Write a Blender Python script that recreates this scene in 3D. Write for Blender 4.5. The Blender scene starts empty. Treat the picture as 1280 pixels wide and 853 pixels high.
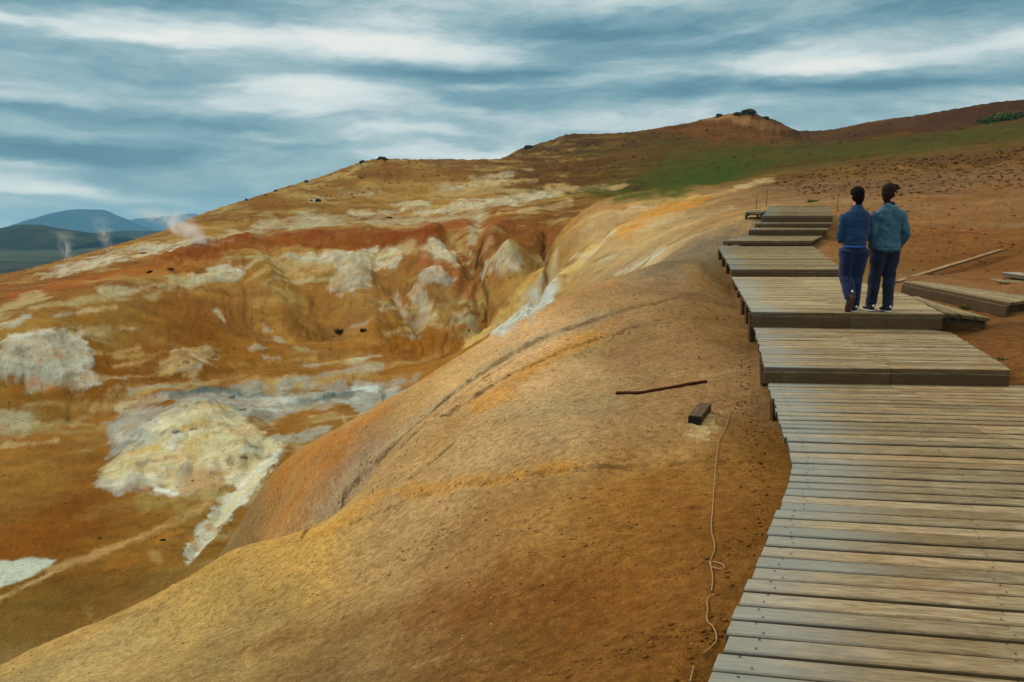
import bpy, bmesh, math, random
import numpy as np
from mathutils import Vector, Matrix, noise as mnoise

# ---------------------------------------------------------------- camera, world, sun, exposure
S = bpy.context.scene
COL = S.collection
PITCH = math.radians(8.32)
FOC = 995.0                     # focal length in photograph pixels (28 mm lens)
cam_d = bpy.data.cameras.new('camera'); cam_d.lens = 28.0; cam_d.sensor_width = 36.0
cam_d.clip_start = 0.05; cam_d.clip_end = 30000
cam = bpy.data.objects.new('camera', cam_d); COL.objects.link(cam)
cam.rotation_euler = (math.pi/2 - PITCH, 0, 0)
S.camera = cam
S.view_settings.view_transform = 'Standard'
S.view_settings.look = 'None'
S.view_settings.gamma = 1.0
S.view_settings.exposure = .35
S.cycles.use_denoising = True
S.cycles.max_bounces = 6
S.cycles.volume_bounces = 1
S.cycles.volume_step_rate = 2.0
random.seed(7)

HAZE_D = 9.5e-5
SKY_TOP = (1.28, 1.16, .98)
SUN_EL, SUN_AZ = math.radians(38), math.radians(-62)     # soft light from ahead on the left, behind the cloud
sd = bpy.data.lights.new('sun', 'SUN'); sd.energy = 1.5; sd.angle = math.radians(14); sd.color = (1.0, .88, .72)
sun = bpy.data.objects.new('sun', sd); COL.objects.link(sun)
sun.rotation_euler = Vector((math.sin(SUN_AZ)*math.cos(SUN_EL), math.cos(SUN_AZ)*math.cos(SUN_EL), math.sin(SUN_EL))).to_track_quat('Z', 'Y').to_euler()


class Nodes:
    """short-hand for building node trees"""
    def __init__(self, tree):
        self.t = tree; tree.nodes.clear()
    def n(self, typ, **kw):
        nd = self.t.nodes.new(typ)
        for k, v in kw.items():
            if k.startswith('i_'):
                k = k[2:]
                key = int(k) if k.isdigit() else k.replace('_', ' ')
                self.put(nd.inputs[key], v)
            else:
                setattr(nd, k, v)
        return nd
    def put(self, sock, v):
        if isinstance(v, bpy.types.NodeSocket): self.t.links.new(v, sock)
        else: sock.default_value = v
    def m(self, op, a, b=0.0, c=None, clamp=False):
        nd = self.t.nodes.new('ShaderNodeMath'); nd.operation = op; nd.use_clamp = clamp
        self.put(nd.inputs[0], a); self.put(nd.inputs[1], b)
        if c is not None: self.put(nd.inputs[2], c)
        return nd.outputs[0]
    def step(self, x, lo, hi, a=0.0, b=1.0):
        nd = self.t.nodes.new('ShaderNodeMapRange'); nd.interpolation_type = 'SMOOTHSTEP'
        for i, v in enumerate((x, lo, hi, a, b)): self.put(nd.inputs[i], v)
        return nd.outputs[0]
    def lin(self, x, lo, hi, a=0.0, b=1.0):
        nd = self.t.nodes.new('ShaderNodeMapRange')
        for i, v in enumerate((x, lo, hi, a, b)): self.put(nd.inputs[i], v)
        return nd.outputs[0]
    def mix(self, f, a, b, mode='MIX'):
        nd = self.t.nodes.new('ShaderNodeMix'); nd.data_type = 'RGBA'; nd.blend_type = mode
        self.put(nd.inputs[0], f); self.put(nd.inputs[6], a); self.put(nd.inputs[7], b)
        return nd.outputs[2]
    def xyz(self, x, y, z):
        nd = self.t.nodes.new('ShaderNodeCombineXYZ')
        for i, v in enumerate((x, y, z)): self.put(nd.inputs[i], v)
        return nd.outputs[0]
    def noise(self, vec, scale, detail=4.0, rough=.55, dist=0.0):
        nd = self.t.nodes.new('ShaderNodeTexNoise')
        self.put(nd.inputs['Vector'], vec); nd.inputs['Scale'].default_value = scale
        nd.inputs['Detail'].default_value = detail; nd.inputs['Roughness'].default_value = rough
        nd.inputs['Distortion'].default_value = dist
        return nd.outputs[0]
    def mapping(self, vec, scale=(1, 1, 1), loc=(0, 0, 0), rot=(0, 0, 0)):
        nd = self.t.nodes.new('ShaderNodeMapping'); self.put(nd.inputs[0], vec)
        nd.inputs[1].default_value = loc; nd.inputs[2].default_value = rot; nd.inputs[3].default_value = scale
        return nd.outputs[0]


def lin1(c): return c/12.92 if c <= .04045 else ((c+.055)/1.055)**2.4
def rgb(r, g, b, k=1.0): return tuple(lin1(v/255)*k for v in (r, g, b)) + (1.0,)


# overcast sky: a Nishita sky seen through broken teal-grey stratus, laid out by azimuth and elevation
world = bpy.data.worlds.new('World'); S.world = world; world.use_nodes = True
W = Nodes(world.node_tree)
tc = W.n('ShaderNodeTexCoord').outputs['Generated']
sp = W.n('ShaderNodeSeparateXYZ', i_0=tc)
dx, dy, dz = sp.outputs
az = W.m('ARCTAN2', dx, dy)
el = W.m('ARCSINE', dz)
wv = W.xyz(W.m('MULTIPLY', az, 2.2), W.m('MULTIPLY', el, 9.0), 0.0)
warp1 = W.noise(wv, 1.6, 5, .6)
warp2 = W.noise(W.mapping(wv, loc=(7.3, 2.1, 0)), 1.3, 5, .6)
azw = W.m('ADD', az, W.m('MULTIPLY', W.m('SUBTRACT', warp1, .5), .26))
elw = W.m('ADD', el, W.m('MULTIPLY', W.m('SUBTRACT', warp2, .5), .075))
cl = W.noise(W.xyz(W.m('MULTIPLY', azw, 2.2), W.m('MULTIPLY', elw, 9.5), .4), 1.9, 7, .58)
fine = W.noise(W.xyz(W.m('MULTIPLY', azw, 3.0), W.m('MULTIPLY', elw, 17.0), .8), 2.0, 6, .6)
dens = W.m('ADD', W.m('MULTIPLY', cl, .64), W.m('MULTIPLY', fine, .36))
bright = W.step(dens, .30, .74)
def blob(u, v, ru, rv, amp):
    """a thin place (amp > 0) or thick bank (amp < 0) in the cloud, about one bearing and height"""
    a0 = math.atan2((u-640)/FOC, math.cos(PITCH)); e0 = math.atan((426.5-v)/FOC) - PITCH
    da = W.m('DIVIDE', W.m('SUBTRACT', azw, a0), ru/FOC); de = W.m('DIVIDE', W.m('SUBTRACT', elw, e0), rv/FOC)
    g = W.m('EXPONENT', W.m('MULTIPLY', W.m('ADD', W.m('MULTIPLY', da, da), W.m('MULTIPLY', de, de)), -1.0))
    return W.m('MULTIPLY', g, amp*.78)
for b in SKY_BLOBS if 'SKY_BLOBS' in globals() else [
        (330, 58, 190, 15, 1.0), (190, 64, 110, 8, .6), (480, 56, 130, 20, .7), (400, 122, 62, 20, .8), (345, 142, 80, 6, .5), (20, 60, 40, 7, .7),
        (610, 107, 70, 5, .5), (1000, 96, 90, 8, .6), (1150, 86, 170, 8, .7), (1090, 100, 120, 8, .4), (70, 236, 80, 10, .9), (40, 214, 70, 5, .6), (120, 236, 60, 12, .5), (320, 170, 70, 5, .5), (470, 162, 80, 6, .4), (620, 192, 200, 8, .45),
        (640, 142, 170, 12, .08), (420, 148, 300, 20, .0), (80, 24, 210, 24, -.95), (480, 20, 120, 8, .3), (740, 30, 160, 12, -.3), (600, 12, 200, 10, -.1),
        (130, 120, 260, 14, -.35), (160, 160, 200, 9, -.5), (60, 196, 120, 10, -.7), (200, 200, 160, 9, -.35), (550, 176, 80, 5, -.5), (60, 90, 120, 9, -.25),
        (620, 88, 150, 8, -.7), (860, 68, 160, 12, -.55), (1040, 122, 240, 10, -.75), (860, 112, 120, 8, -.35), (1240, 108, 120, 10, -.5), (940, 36, 280, 16, -.35), (1200, 50, 150, 14, -.45), (300, 232, 170, 20, -.25), (150, 262, 120, 12, -.15),
        (860, 150, 260, 9, .22), (60, 266, 220, 12, .4), (740, 150, 120, 12, .18), (560, 128, 150, 9, -.15), (300, 108, 120, 10, -.3), (480, 100, 120, 8, -.25)]:
    bright = W.m('ADD', bright, blob(*b))
cr = W.n('ShaderNodeValToRGB'); W.put(cr.inputs[0], W.lin(bright, -.66, 1.42))
el_ = cr.color_ramp.elements
el_[0].position = 0; el_[0].color = rgb(72, 118, 138)
el_[1].position = 1; el_[1].color = rgb(236, 238, 232)
for p_, c_ in ((.22, (92, 136, 152)), (.38, (122, 160, 172)), (.54, (156, 184, 190)), (.74, (206, 219, 219))):
    e_ = el_.new(p_); e_.color = rgb(*c_)
# overhead, out of view, the overcast is set brighter and warmer to light the ground
over = W.mix(1.0, W.xyz(SKY_TOP[0], SKY_TOP[1], SKY_TOP[2]), W.mix(.35, (1, 1, 1, 1), W.mix(1.0, cr.outputs[0], (2.4, 2.0, 1.8, 1), 'MULTIPLY')), 'MULTIPLY')
cloud = W.mix(W.step(el, .27, .62), cr.outputs[0], over)
STR = .1
sky = W.n('ShaderNodeTexSky', sky_type='NISHITA', sun_disc=False, sun_elevation=SUN_EL, sun_rotation=SUN_AZ, altitude=400)
EXP = 2 ** S.view_settings.exposure
cloud10 = W.mix(1.0, cloud, (1/STR/EXP, 1/STR/EXP, 1/STR/EXP, 1), 'MULTIPLY')
skyc = W.mix(.95, sky.outputs[0], cloud10)
bg = W.n('ShaderNodeBackground', i_Color=skyc, i_Strength=STR)
W.n('ShaderNodeOutputWorld', i_Surface=bg.outputs[0])
try: world.cycles.sampling_method = 'MANUAL'; world.cycles.sample_map_resolution = 512
except Exception: pass


# ---------------------------------------------------------------- geometry helpers
def ray(u, v):
    x = (u-640)/FOC; y = (426.5-v)/FOC
    d = y*math.sin(PITCH)+math.cos(PITCH)
    return x/d, (y*math.cos(PITCH)-math.sin(PITCH))/d          # X/Y and Z/Y of the bearing
def at(u, v, Y):
    a, t = ray(u, v); return Vector((a*Y, Y, t*Y))
def onz(u, v, z):
    a, t = ray(u, v); Y = z/t; return Vector((a*Y, Y, z))
def sstep(x, lo, hi):
    t = np.clip((x-lo)/(hi-lo), 0, 1); return t*t*(3-2*t)
def vnoise(x, y, seed=0):
    xi = np.floor(x).astype(np.int64); yi = np.floor(y).astype(np.int64)
    xf = (x-xi).astype(np.float32); yf = (y-yi).astype(np.float32)
    def h(a, b):
        n = (a*374761393 + b*668265263 + seed*1442695041) & 0x7fffffff
        n = ((n ^ (n >> 13))*1274126177) & 0x7fffffff
        n = n ^ (n >> 16)
        return ((n & 0xffff)/65535.0).astype(np.float32)
    u = xf*xf*xf*(xf*(xf*6-15)+10); v = yf*yf*yf*(yf*(yf*6-15)+10)
    a = h(xi, yi); b = h(xi+1, yi); c = h(xi, yi+1); d = h(xi+1, yi+1)
    return (a + (b-a)*u) + ((c + (d-c)*u) - (a + (b-a)*u))*v
def fbm(x, y, octv=4, seed=0, gain=.5):
    s = 0; amp = 1; tot = 0
    for i in range(octv):
        s = s + amp*(vnoise(x*2**i+17.3*i, y*2**i-9.1*i, seed+i)-.5); tot += amp*.5; amp *= gain
    return s/tot

def vnoise3(x, y, z, seed=0):
    fx = np.floor(x); fy = np.floor(y); fz = np.floor(z)
    xi = fx.astype(np.int64); yi = fy.astype(np.int64); zi = fz.astype(np.int64)
    xf = (x-fx).astype(np.float32); yf = (y-fy).astype(np.float32); zf = (z-fz).astype(np.float32)
    def h(a, b, c):
        n = (a*374761393 + b*668265263 + c*1103515245 + seed*1442695041) & 0x7fffffff
        n = ((n ^ (n >> 13))*1274126177) & 0x7fffffff
        n = n ^ (n >> 16)
        return ((n & 0xffff)/65535.0).astype(np.float32)
    u = xf*xf*(3-2*xf); v = yf*yf*(3-2*yf); w = zf*zf*(3-2*zf)
    def pl_(c):
        a = h(xi, yi, c); b = h(xi+1, yi, c); d = h(xi, yi+1, c); e = h(xi+1, yi+1, c)
        p = a+(b-a)*u; return p+((d+(e-d)*u)-p)*v
    lo = pl_(zi); return lo+(pl_(zi+1)-lo)*w
def fbm3(x, y, z, octv=4, seed=0, gain=.5):
    s = 0; amp = 1; tot = 0
    for i in range(octv):
        s = s + amp*(vnoise3(x*2**i+17.3*i, y*2**i-9.1*i, z*2**i+5.7*i, seed+i)-.5); tot += amp*.5; amp *= gain
    return s/tot

# ---------------------------------------------------------------- the ground: control points surveyed on the slope, one sheet to the horizon
APEX = 3.0
CP = []                                    # X, Y, Z
def P(*pts):
    for u, v, Y in pts:
        q = at(u, v, Y); CP.append((q.x, q.y, q.z))
def H(*pts):                               # bearing u, distance Y, level z (ground hidden from the path)
    for u, Y, z in pts: CP.append(((u-640)/FOC*Y*.99, Y, z))
def Q(*pts):
    CP.extend(pts)
# beside and under the boardwalk
P((870,853,2.65),(930,720,3.6),(975,600,5.2),(968,578,5.8),(950,487,7.8),(938,442,9.6),(915,378,13),(900,346,16.5))
Q((0,0,-1.85),(2.0,0,-1.7),(2,3,-1.66),(3,5,-1.62),(4,7,-1.45),(4.3,8.6,-1.40),(5.6,9.9,-1.28),(4,12,-1.25),(5.5,16.5,-1.2),(6.5,20,-.92),(8,25,-.15))
# near slope, left of the boardwalk
P((640,853,3.4),(400,853,4.4),(200,853,5.3),(0,853,6.35),(640,700,4.9),(640,600,6.4),(760,640,5.3),(800,500,7.8),(820,760,3.75),
  (800,400,11.8),(860,350,15.5),(700,430,11.3),(600,500,9.3),(500,640,7.0),(400,760,5.9),(200,800,6.5),(560,560,8.0),
  (480,572,9.6),(600,470,10.8),(560,700,5.6))
# its brow over the valley, and the ground dropping away behind the brow
P((385,664,8.3),(300,690,8.2),(250,711,7.9),(180,751,7.5),(90,795,7.1),(0,836,6.8),(-150,900,6.4))
H((385,10.2,-4.9),(300,10.5,-5.4),(180,10.3,-6.2),(0,10,-6.8),(-150,9,-6.4),(180,13.5,-8.8),(0,13,-9.2))
# second brow, further on
P((440,600,11.2),(400,600,12.2),(500,520,12.0),(360,640,12.5),
  (278,690,16.2),(340,592,15.2),(430,532,14.4),(510,485,14.0),(580,441,14.0),(640,406,14.6),(700,376,15.6),(760,352,16.8),(830,327,18.2))
H((300,19.5,-8.8),(430,17.8,-6.6),(510,17.5,-5.5),(580,18,-4.9),(640,19,-4.2),(700,20.5,-3.4),(760,22,-2.4),
  (430,23,-9.3),(580,26,-7.6),(700,30,-5.0))
# valley floor
P((235,703,21.8),(150,742,20.2),(60,775,18.8),(0,802,17.8),(-200,800,16),(0,700,23.5),(-200,700,22),(100,650,27.2),(200,640,28),(0,610,31),(200,560,36.0),
  (0,560,37),(330,520,43),(400,482,50),(300,492,48),(480,505,46),(550,457,60),(500,430,66),(590,424,66),(470,420,64),(380,440,58))
# the far side: bowl face, rim, plateau
P((-200,500,38),(0,498,42),(0,440,46),(80,420,50),(150,478,46),(120,440,50),(250,432,56),(320,428,60),(400,425,66),(480,410,69),(540,398,72),(590,385,73),
  (0,405,50),(100,375,57),(200,355,68),(200,385,61),(300,378,68),(400,385,73),(480,372,77),(300,334,80),(400,330,88),(500,335,88),(560,345,82),(430,318,91),
  (540,305,94),(500,312,94),(330,316,88),
  (200,330,78),(300,303,96),(400,290,106),(500,283,112),(565,282,110),(120,352,68),(30,378,58))
P((250,300,104),(150,322,88),(60,348,76),(0,362,70),(350,286,118),(450,272,128),(550,272,128),(600,262,132),(450,250,150),(560,246,160),(650,240,150),(350,268,130),(640,262,120))
# gully head and knolls
P((590,300,90),(600,330,80),(604,365,72),(640,310,84),(640,335,75),(630,375,67),(655,345,74),(684,300,80),(684,330,71),(660,395,62),(610,398,68),(690,285,92))
# pale slopes between the gully and the boardwalk
P((600,428,56),(640,398,50),(690,352,42),(650,385,46),(720,330,42),(740,300,52),(690,312,64),(700,290,72),(760,273,64),(820,258,66),(880,246,66),(930,238,66),
  (790,305,42),(830,310,30),(870,310,24),(850,280,42),(900,285,30),(880,262,54),(930,262,34),(935,275,26))
# brown field, meadow and the right-hand hill
P((700,262,118),(760,254,115),(800,247,112),(860,236,112),(720,240,150),(800,225,160),(900,215,160),(960,232,70),(1000,216,90),(1050,205,110),(1150,193,115),(1280,180,120),
  (1000,250,45),(1050,250,42),(1150,230,55),(1280,215,65),(1150,270,34),(1280,260,36),(1150,310,22),(1280,300,22),(1280,340,15.5),(1190,335,17),(1120,345,15),(1130,358,13.2),
  (1262,399,10.2),(1225,408,9.3),(1285,470,7.2),(1275,430,8.4),(1060,300,24),(1045,320,20.5))
P((1000,195,170),(1100,180,170),(1280,158,180),(900,190,210),(800,196,210),(720,200,215),(660,205,220),(1000,175,250),(1150,162,230))
Q((6,0,-1.45),(9,4,-1.2),(12,10,-.5),(18,14,.6),(30,25,3.0),(60,50,8),(120,100,20),(-9,4,-6.4),(-5,0,-3.9),(-2,-1,-2.4),(-1,2,-2.05),(-16,10,-8.5),(3,-1.5,-1.7),(-40,45,-9),(-60,60,-8))
# skyline and what falls away behind it
P((1290,124,270),(1220,134,275),(1150,148,280),(1060,162,290),(1000,164,300),(960,150,310),(938,142,315),(905,146,315),(880,152,315),(800,163,310),(720,169,300),(690,178,290),(655,187,280),(632,197,265),
  (560,199,250),(480,199,235),(450,205,225),(400,224,205),(330,250,180),(240,273,150),(150,303,122),(80,322,103),(0,345,86),(-150,390,72))
H((1290,400,60),(1150,400,46),(1000,400,32),(938,400,42),(880,400,38),(720,380,28),(632,350,14),(480,300,8),(400,265,0),(330,235,-4),(240,195,-12),(150,160,-16),(80,140,-18),(0,120,-20),(-150,110,-24),
  (480,420,-20),(330,330,-30),(150,260,-36),(0,220,-38),(632,480,-10),(900,520,10),(1200,560,20))


def tps_fit(P_, V, lam=1e-4):
    n = len(P_); d = np.sqrt(((P_[:, None]-P_[None])**2).sum(-1))
    K = np.where(d > 0, d*d*np.log(d+1e-12), 0) + lam*np.eye(n)
    A = np.zeros((n+3, n+3)); A[:n, :n] = K; A[:n, n] = 1; A[:n, n+1:] = P_; A[n, :n] = 1; A[n+1:, :n] = P_.T
    return np.linalg.solve(A, np.concatenate([V, np.zeros(3)]))
def tps_eval(w, P_, a, b):
    a = a.astype(np.float32); b = b.astype(np.float32)
    n = len(P_); out = (w[n]+w[n+1]*a+w[n+2]*b).astype(np.float32)
    for i in range(n):
        d2 = (a-np.float32(P_[i, 0]))**2+(b-np.float32(P_[i, 1]))**2
        out += np.float32(.5*w[i])*d2*np.log(d2+np.float32(1e-12))
    return out
CPa = np.array(CP); Yp = CPa[:, 1]+APEX
cp2 = np.stack([CPa[:, 0]/Yp, np.log(Yp)], 1)
tw = tps_fit(cp2, CPa[:, 2]/Yp)
PLAIN = -52.0
lnv = np.concatenate([np.arange(math.log(1.2), math.log(4.6), .02), np.arange(math.log(4.6), math.log(14), .0042), np.arange(math.log(14), math.log(120), .0050),
                      np.arange(math.log(120), math.log(420), .0065), np.arange(math.log(420), math.log(9500), .03)]).astype(np.float64)
av = np.concatenate([np.linspace(-1.9, -.74, 40), np.arange(-.70, .70, .00112), np.linspace(.74, 1.9, 40)])
NR, NC = len(lnv), len(av)
# the surveyed surface is smooth: solve it on a coarser net and interpolate
sa = np.concatenate([np.linspace(-1.9, -.72, 40), np.linspace(-.70, .70, 330), np.linspace(.72, 1.9, 40)])
sb = np.linspace(lnv[0], lnv[-1], 520)
gA, gB = np.meshgrid(sa, sb)
T0 = tps_eval(tw, cp2, gA.ravel(), gB.ravel()).reshape(gA.shape)
def interp2(a, b):
    i = np.clip(np.searchsorted(sa, a)-1, 1, len(sa)-3); j = np.clip(((b-sb[0])/(sb[1]-sb[0])).astype(int), 1, len(sb)-3)
    fa = np.clip((a-sa[i])/(sa[i+1]-sa[i]), 0, 1); fb = np.clip((b-sb[j])/(sb[1]-sb[0]), 0, 1)
    def cub(p0, p1, p2_, p3, t): return p1+.5*t*(p2_-p0+t*(2*p0-5*p1+4*p2_-p3+t*(3*(p1-p2_)+p3-p0)))
    r = [cub(T0[j+k, i-1], T0[j+k, i], T0[j+k, i+1], T0[j+k, i+2], fa) for k in (-1, 0, 1, 2)]
    return cub(r[0], r[1], r[2], r[3], fb)
A2, B2 = np.meshgrid(av, lnv)
YP = np.exp(B2); GX = A2*YP; GY = YP-APEX
TZ = np.stack([interp2(A2[i], B2[i]) for i in range(NR)])
GZ = TZ*YP
wp = sstep(B2, math.log(380), math.log(720))
GZ = GZ*(1-wp)+PLAIN*wp
SAMPLES = [
 (600,800,(108,67,28)),(800,700,(110,66,26)),(900,650,(102,60,23)),(400,830,(120,84,40)),(300,800,(142,106,52)),(150,810,(158,120,62)),(40,830,(150,115,60)),
 (250,722,(168,124,56)),(390,672,(178,126,54)),(500,640,(158,114,60)),(640,650,(134,90,44)),(600,560,(166,121,66)),(700,540,(152,111,63)),(800,620,(116,71,29)),
 (800,540,(142,99,53)),(880,480,(135,92,48)),(700,470,(170,124,70)),(800,440,(136,93,49)),(900,400,(116,76,33)),(880,350,(122,82,37)),(750,375,(150,105,55)),
 (650,425,(194,140,80)),(560,475,(188,136,72)),(960,560,(104,64,25)),(700,800,(104,62,24)),(850,800,(98,58,22)),
 (300,665,(140,100,52)),(355,600,(165,108,48)),(420,565,(162,107,52)),(450,600,(140,98,62)),(520,510,(165,118,60)),
 (100,780,(116,82,38)),(200,725,(122,87,46)),(40,765,(118,88,42)),(60,680,(128,80,28)),(100,635,(126,75,24)),(50,600,(150,108,58)),(100,545,(144,98,48)),
 (180,690,(142,102,52)),(300,455,(150,101,42)),(450,440,(155,102,46)),(520,432,(142,90,32)),(450,515,(146,102,56)),(560,452,(160,107,47)),(400,425,(150,100,50)),
 (150,400,(152,111,62)),(200,440,(140,88,36)),(260,385,(146,96,50)),(300,365,(160,112,62)),(400,390,(155,107,62)),(350,345,(165,121,67)),(440,370,(165,120,76)),
 (520,380,(152,102,62)),(250,420,(132,82,31)),(10,410,(160,120,66)),(130,470,(140,86,28)),(60,500,(135,92,40)),
 (50,360,(140,86,46)),(120,350,(145,90,50)),(200,335,(150,96,46)),(300,312,(160,105,56)),(250,295,(160,116,72)),
 (300,265,(136,91,50)),(400,245,(140,96,53)),(480,215,(128,84,44)),(560,245,(172,128,78)),(510,236,(172,128,76)),(450,240,(150,106,60)),(600,210,(118,77,41)),(650,210,(104,70,40)),(700,215,(100,67,38)),
 (600,290,(152,88,47)),(650,290,(136,82,41)),(690,273,(120,76,38)),(565,300,(154,86,46)),
 (700,305,(170,125,75)),(740,290,(172,132,86)),(820,300,(165,130,85)),(880,290,(152,117,76)),(900,268,(150,110,65)),(870,320,(126,100,74)),(840,338,(136,104,68)),
 (960,250,(124,85,52)),(1050,235,(110,76,46)),(1150,230,(106,72,43)),(1200,260,(122,80,43)),(1100,290,(121,76,39)),(1200,300,(116,70,31)),(1250,330,(116,69,30)),
 (1235,440,(100,58,22)),(1270,215,(115,79,46)),(1270,480,(112,66,26)),
 (830,230,(78,82,27)),(900,205,(82,78,32)),(950,200,(84,78,33)),(1050,185,(86,76,36)),(1200,168,(86,74,38)),(760,215,(96,74,38)),
 (900,160,(116,76,43)),(940,150,(124,84,50)),(800,180,(100,69,40)),(700,182,(88,60,38)),(1100,165,(86,54,29)),(1200,147,(80,47,23)),(1275,132,(76,46,25)),(1000,170,(88,60,32)),
]
# ---- relief: rills, hummocks and clods on the surveyed surface
def ground_z(X, Y):
    """height of the sheet under X, Y (arrays)"""
    yp = np.maximum(np.asarray(Y, float)+APEX, 1.25); a = np.asarray(X, float)/yp; b = np.log(yp)
    i = np.clip(np.searchsorted(av, a)-1, 0, NC-2); j = np.clip(np.searchsorted(lnv, b)-1, 0, NR-2)
    fa = np.clip((a-av[i])/(av[i+1]-av[i]), 0, 1); fb = np.clip((b-lnv[j])/(lnv[j+1]-lnv[j]), 0, 1)
    return (GZ[j, i]*(1-fa)+GZ[j, i+1]*fa)*(1-fb)+(GZ[j+1, i]*(1-fa)+GZ[j+1, i+1]*fa)*fb
_MY = np.exp(np.linspace(math.log(1.6), math.log(420), 2600))
def hit(u, v):
    """where the sight line of a survey reading meets the ground"""
    a, t = ray(u, v); g = ground_z(a*_MY, _MY)
    k = np.argmax(t*_MY <= g) if np.any(t*_MY <= g) else len(_MY)-1
    if k == 0: return Vector((a*_MY[0], _MY[0], g[0]))
    y0, y1 = _MY[k-1], _MY[k]; f0 = t*y0-ground_z(a*y0, y0); f1 = t*y1-g[k]
    y = y0+(y1-y0)*(f0/(f0-f1) if f0 != f1 else 0)
    return Vector((a*y, y, float(ground_z(a*y, y))))
def hab(u, v):
    q = hit(u, v); return q.x/(q.y+APEX), math.log(q.y+APEX), q
def window(pts_ab, pad_px, kb):
    a = [p[0] for p in pts_ab]; b = [p[1] for p in pts_ab]; pa = pad_px/FOC; pb = pad_px/kb
    i0, i1 = np.searchsorted(av, [min(a)-pa, max(a)+pa]); j0, j1 = np.searchsorted(lnv, [min(b)-pb, max(b)+pb])
    return slice(max(j0, 0), min(j1+1, NR)), slice(max(i0, 0), min(i1+1, NC))
def kscale(pts, ab):
    """photograph pixels per unit of log distance along the ground there"""
    ks = []
    for a, b, q in ab:
        y0, y1 = math.exp(b-.02)-APEX, math.exp(b+.02)-APEX
        t0 = gz1(a*(y0+APEX), y0)/y0; t1 = gz1(a*(y1+APEX), y1)/y1
        ks.append(abs(t1-t0)*FOC/.04)
    return float(np.clip(np.median(ks), 70, 700))
def gz1(x, y): return float(ground_z(np.array(x), np.array(y)))
def dist_open(px, py, P_):
    d = np.full(px.shape, 1e9, np.float32)
    for (x0, y0), (x1, y1) in zip(P_[:-1], P_[1:]):
        ex, ey = x1-x0, y1-y0; L = ex*ex+ey*ey+1e-9
        t = np.clip(((px-x0)*ex+(py-y0)*ey)/L, 0, 1)
        d = np.minimum(d, np.hypot(px-x0-t*ex, py-y0-t*ey))
    return d
def inside(px, py, P_):
    c = np.zeros(px.shape, bool); n = len(P_)
    for k in range(n):
        x0, y0 = P_[k]; x1, y1 = P_[(k+1) % n]
        if y0 == y1: continue
        c ^= ((y0 > py) != (y1 > py)) & (px < (x1-x0)*(py-y0)/(y1-y0)+x0)
    return c
def patch(pts, width=None, soft=4.5, ragged=5.5, grain=16.0, seed=0, dist_only=False):
    """cover (0..1) of a stain on the ground: a closed outline, or a line of some width; edges broken by noise"""
    ab = [hab(*p) for p in pts]; kb = kscale(pts, ab)
    W_ = window(ab, (width or 0)+ragged*2.5+soft*2, kb)
    px = A2[W_]*FOC; py = B2[W_]*kb; pp = [(p[0]*FOC, p[1]*kb) for p in ab]
    if width is None:
        d = dist_open(px, py, pp+pp[:1]); sd = np.where(inside(px, py, pp), -d, d)
    else:
        sd = dist_open(px, py, pp)-width/2
    if dist_only: return W_, sd
    if not ragged: return W_, 1-sstep(sd, -soft, soft)
    q = ab[len(ab)//2][2]; k_ = FOC/q.y                  # ragged on a scale fixed by how far off the stain lies
    wx, wy, wz = GX[W_]*k_, GY[W_]*k_*.45, GZ[W_]*k_
    sd = sd+(fbm3(wx/grain/2.0, wy/grain/1.4, wz/grain/1.2, 5, seed, .58)*1.7+.4*fbm3(wx/4, wy/4, wz/3, 2, seed+9))*ragged
    f = 1-sstep(sd, -soft*2.4, soft*2.4)
    # feather the edge into streaks and islands
    return W_, sstep(f+.5*fbm3(wx/12, wy/8, wz/7, 4, seed+3, .56)*4*f*(1-f), .12, .88)

AA, BB = A2, B2
nearw = 1-sstep(BB, math.log(17), math.log(24))
GZ += nearw*(.045*fbm(GX*1.1, GY*1.1, 3, 5)+.016*fbm(GX*4.5, GY*4.5, 3, 9))
cl_ = np.clip(fbm(GX*16, GY*16, 2, 31)-.15, 0, 1)*np.clip(.35+fbm(GX*.9, GY*.9, 2, 33), 0, 1)
GZ += (1-sstep(BB, math.log(10), math.log(16)))*.022*cl_
midw = sstep(BB, math.log(17), math.log(26))*(1-sstep(BB, math.log(420), math.log(600)))
GZ += midw*np.exp(BB)*(.0035*fbm(AA*34, BB*16, 4, 11)+.0011*fbm(AA*150, BB*70, 3, 12))
# rills down the bowl face
face = sstep(BB, math.log(60), math.log(70))*(1-sstep(BB, math.log(96), math.log(108)))*sstep(AA, -.50, -.36)*(1-sstep(AA, -.03, .0))
rr = 1-np.abs(fbm(AA*46+1.2*fbm(AA*14, BB*9, 2, 3), BB*4.0, 3, 21))
GZ -= face*np.exp(BB)*.0032*np.clip(rr-.55, 0, 1)/.45
far_w = sstep(BB, math.log(110), math.log(140))*(1-sstep(BB, math.log(420), math.log(560)))
GZ += far_w*np.exp(BB)*.0022*fbm(AA*60, BB*30, 4, 41)

def dent(pts, width, depth, wob=2.0, seed=0):
    """a crack or gully cut along a line: width in photograph pixels, depth in metres"""
    W_, sd = patch(pts, 0.0, dist_only=True)
    nz = fbm(A2[W_]*FOC/9, B2[W_]*300/9, 3, seed)
    w = width*(1+.5*nz); d = np.abs(sd+wob*nz)
    GZ[W_] -= depth*np.exp(-(d/np.maximum(w, .5))**2)*(.75+.5*fbm(A2[W_]*FOC/30, B2[W_]*10, 2, seed+5))
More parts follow.
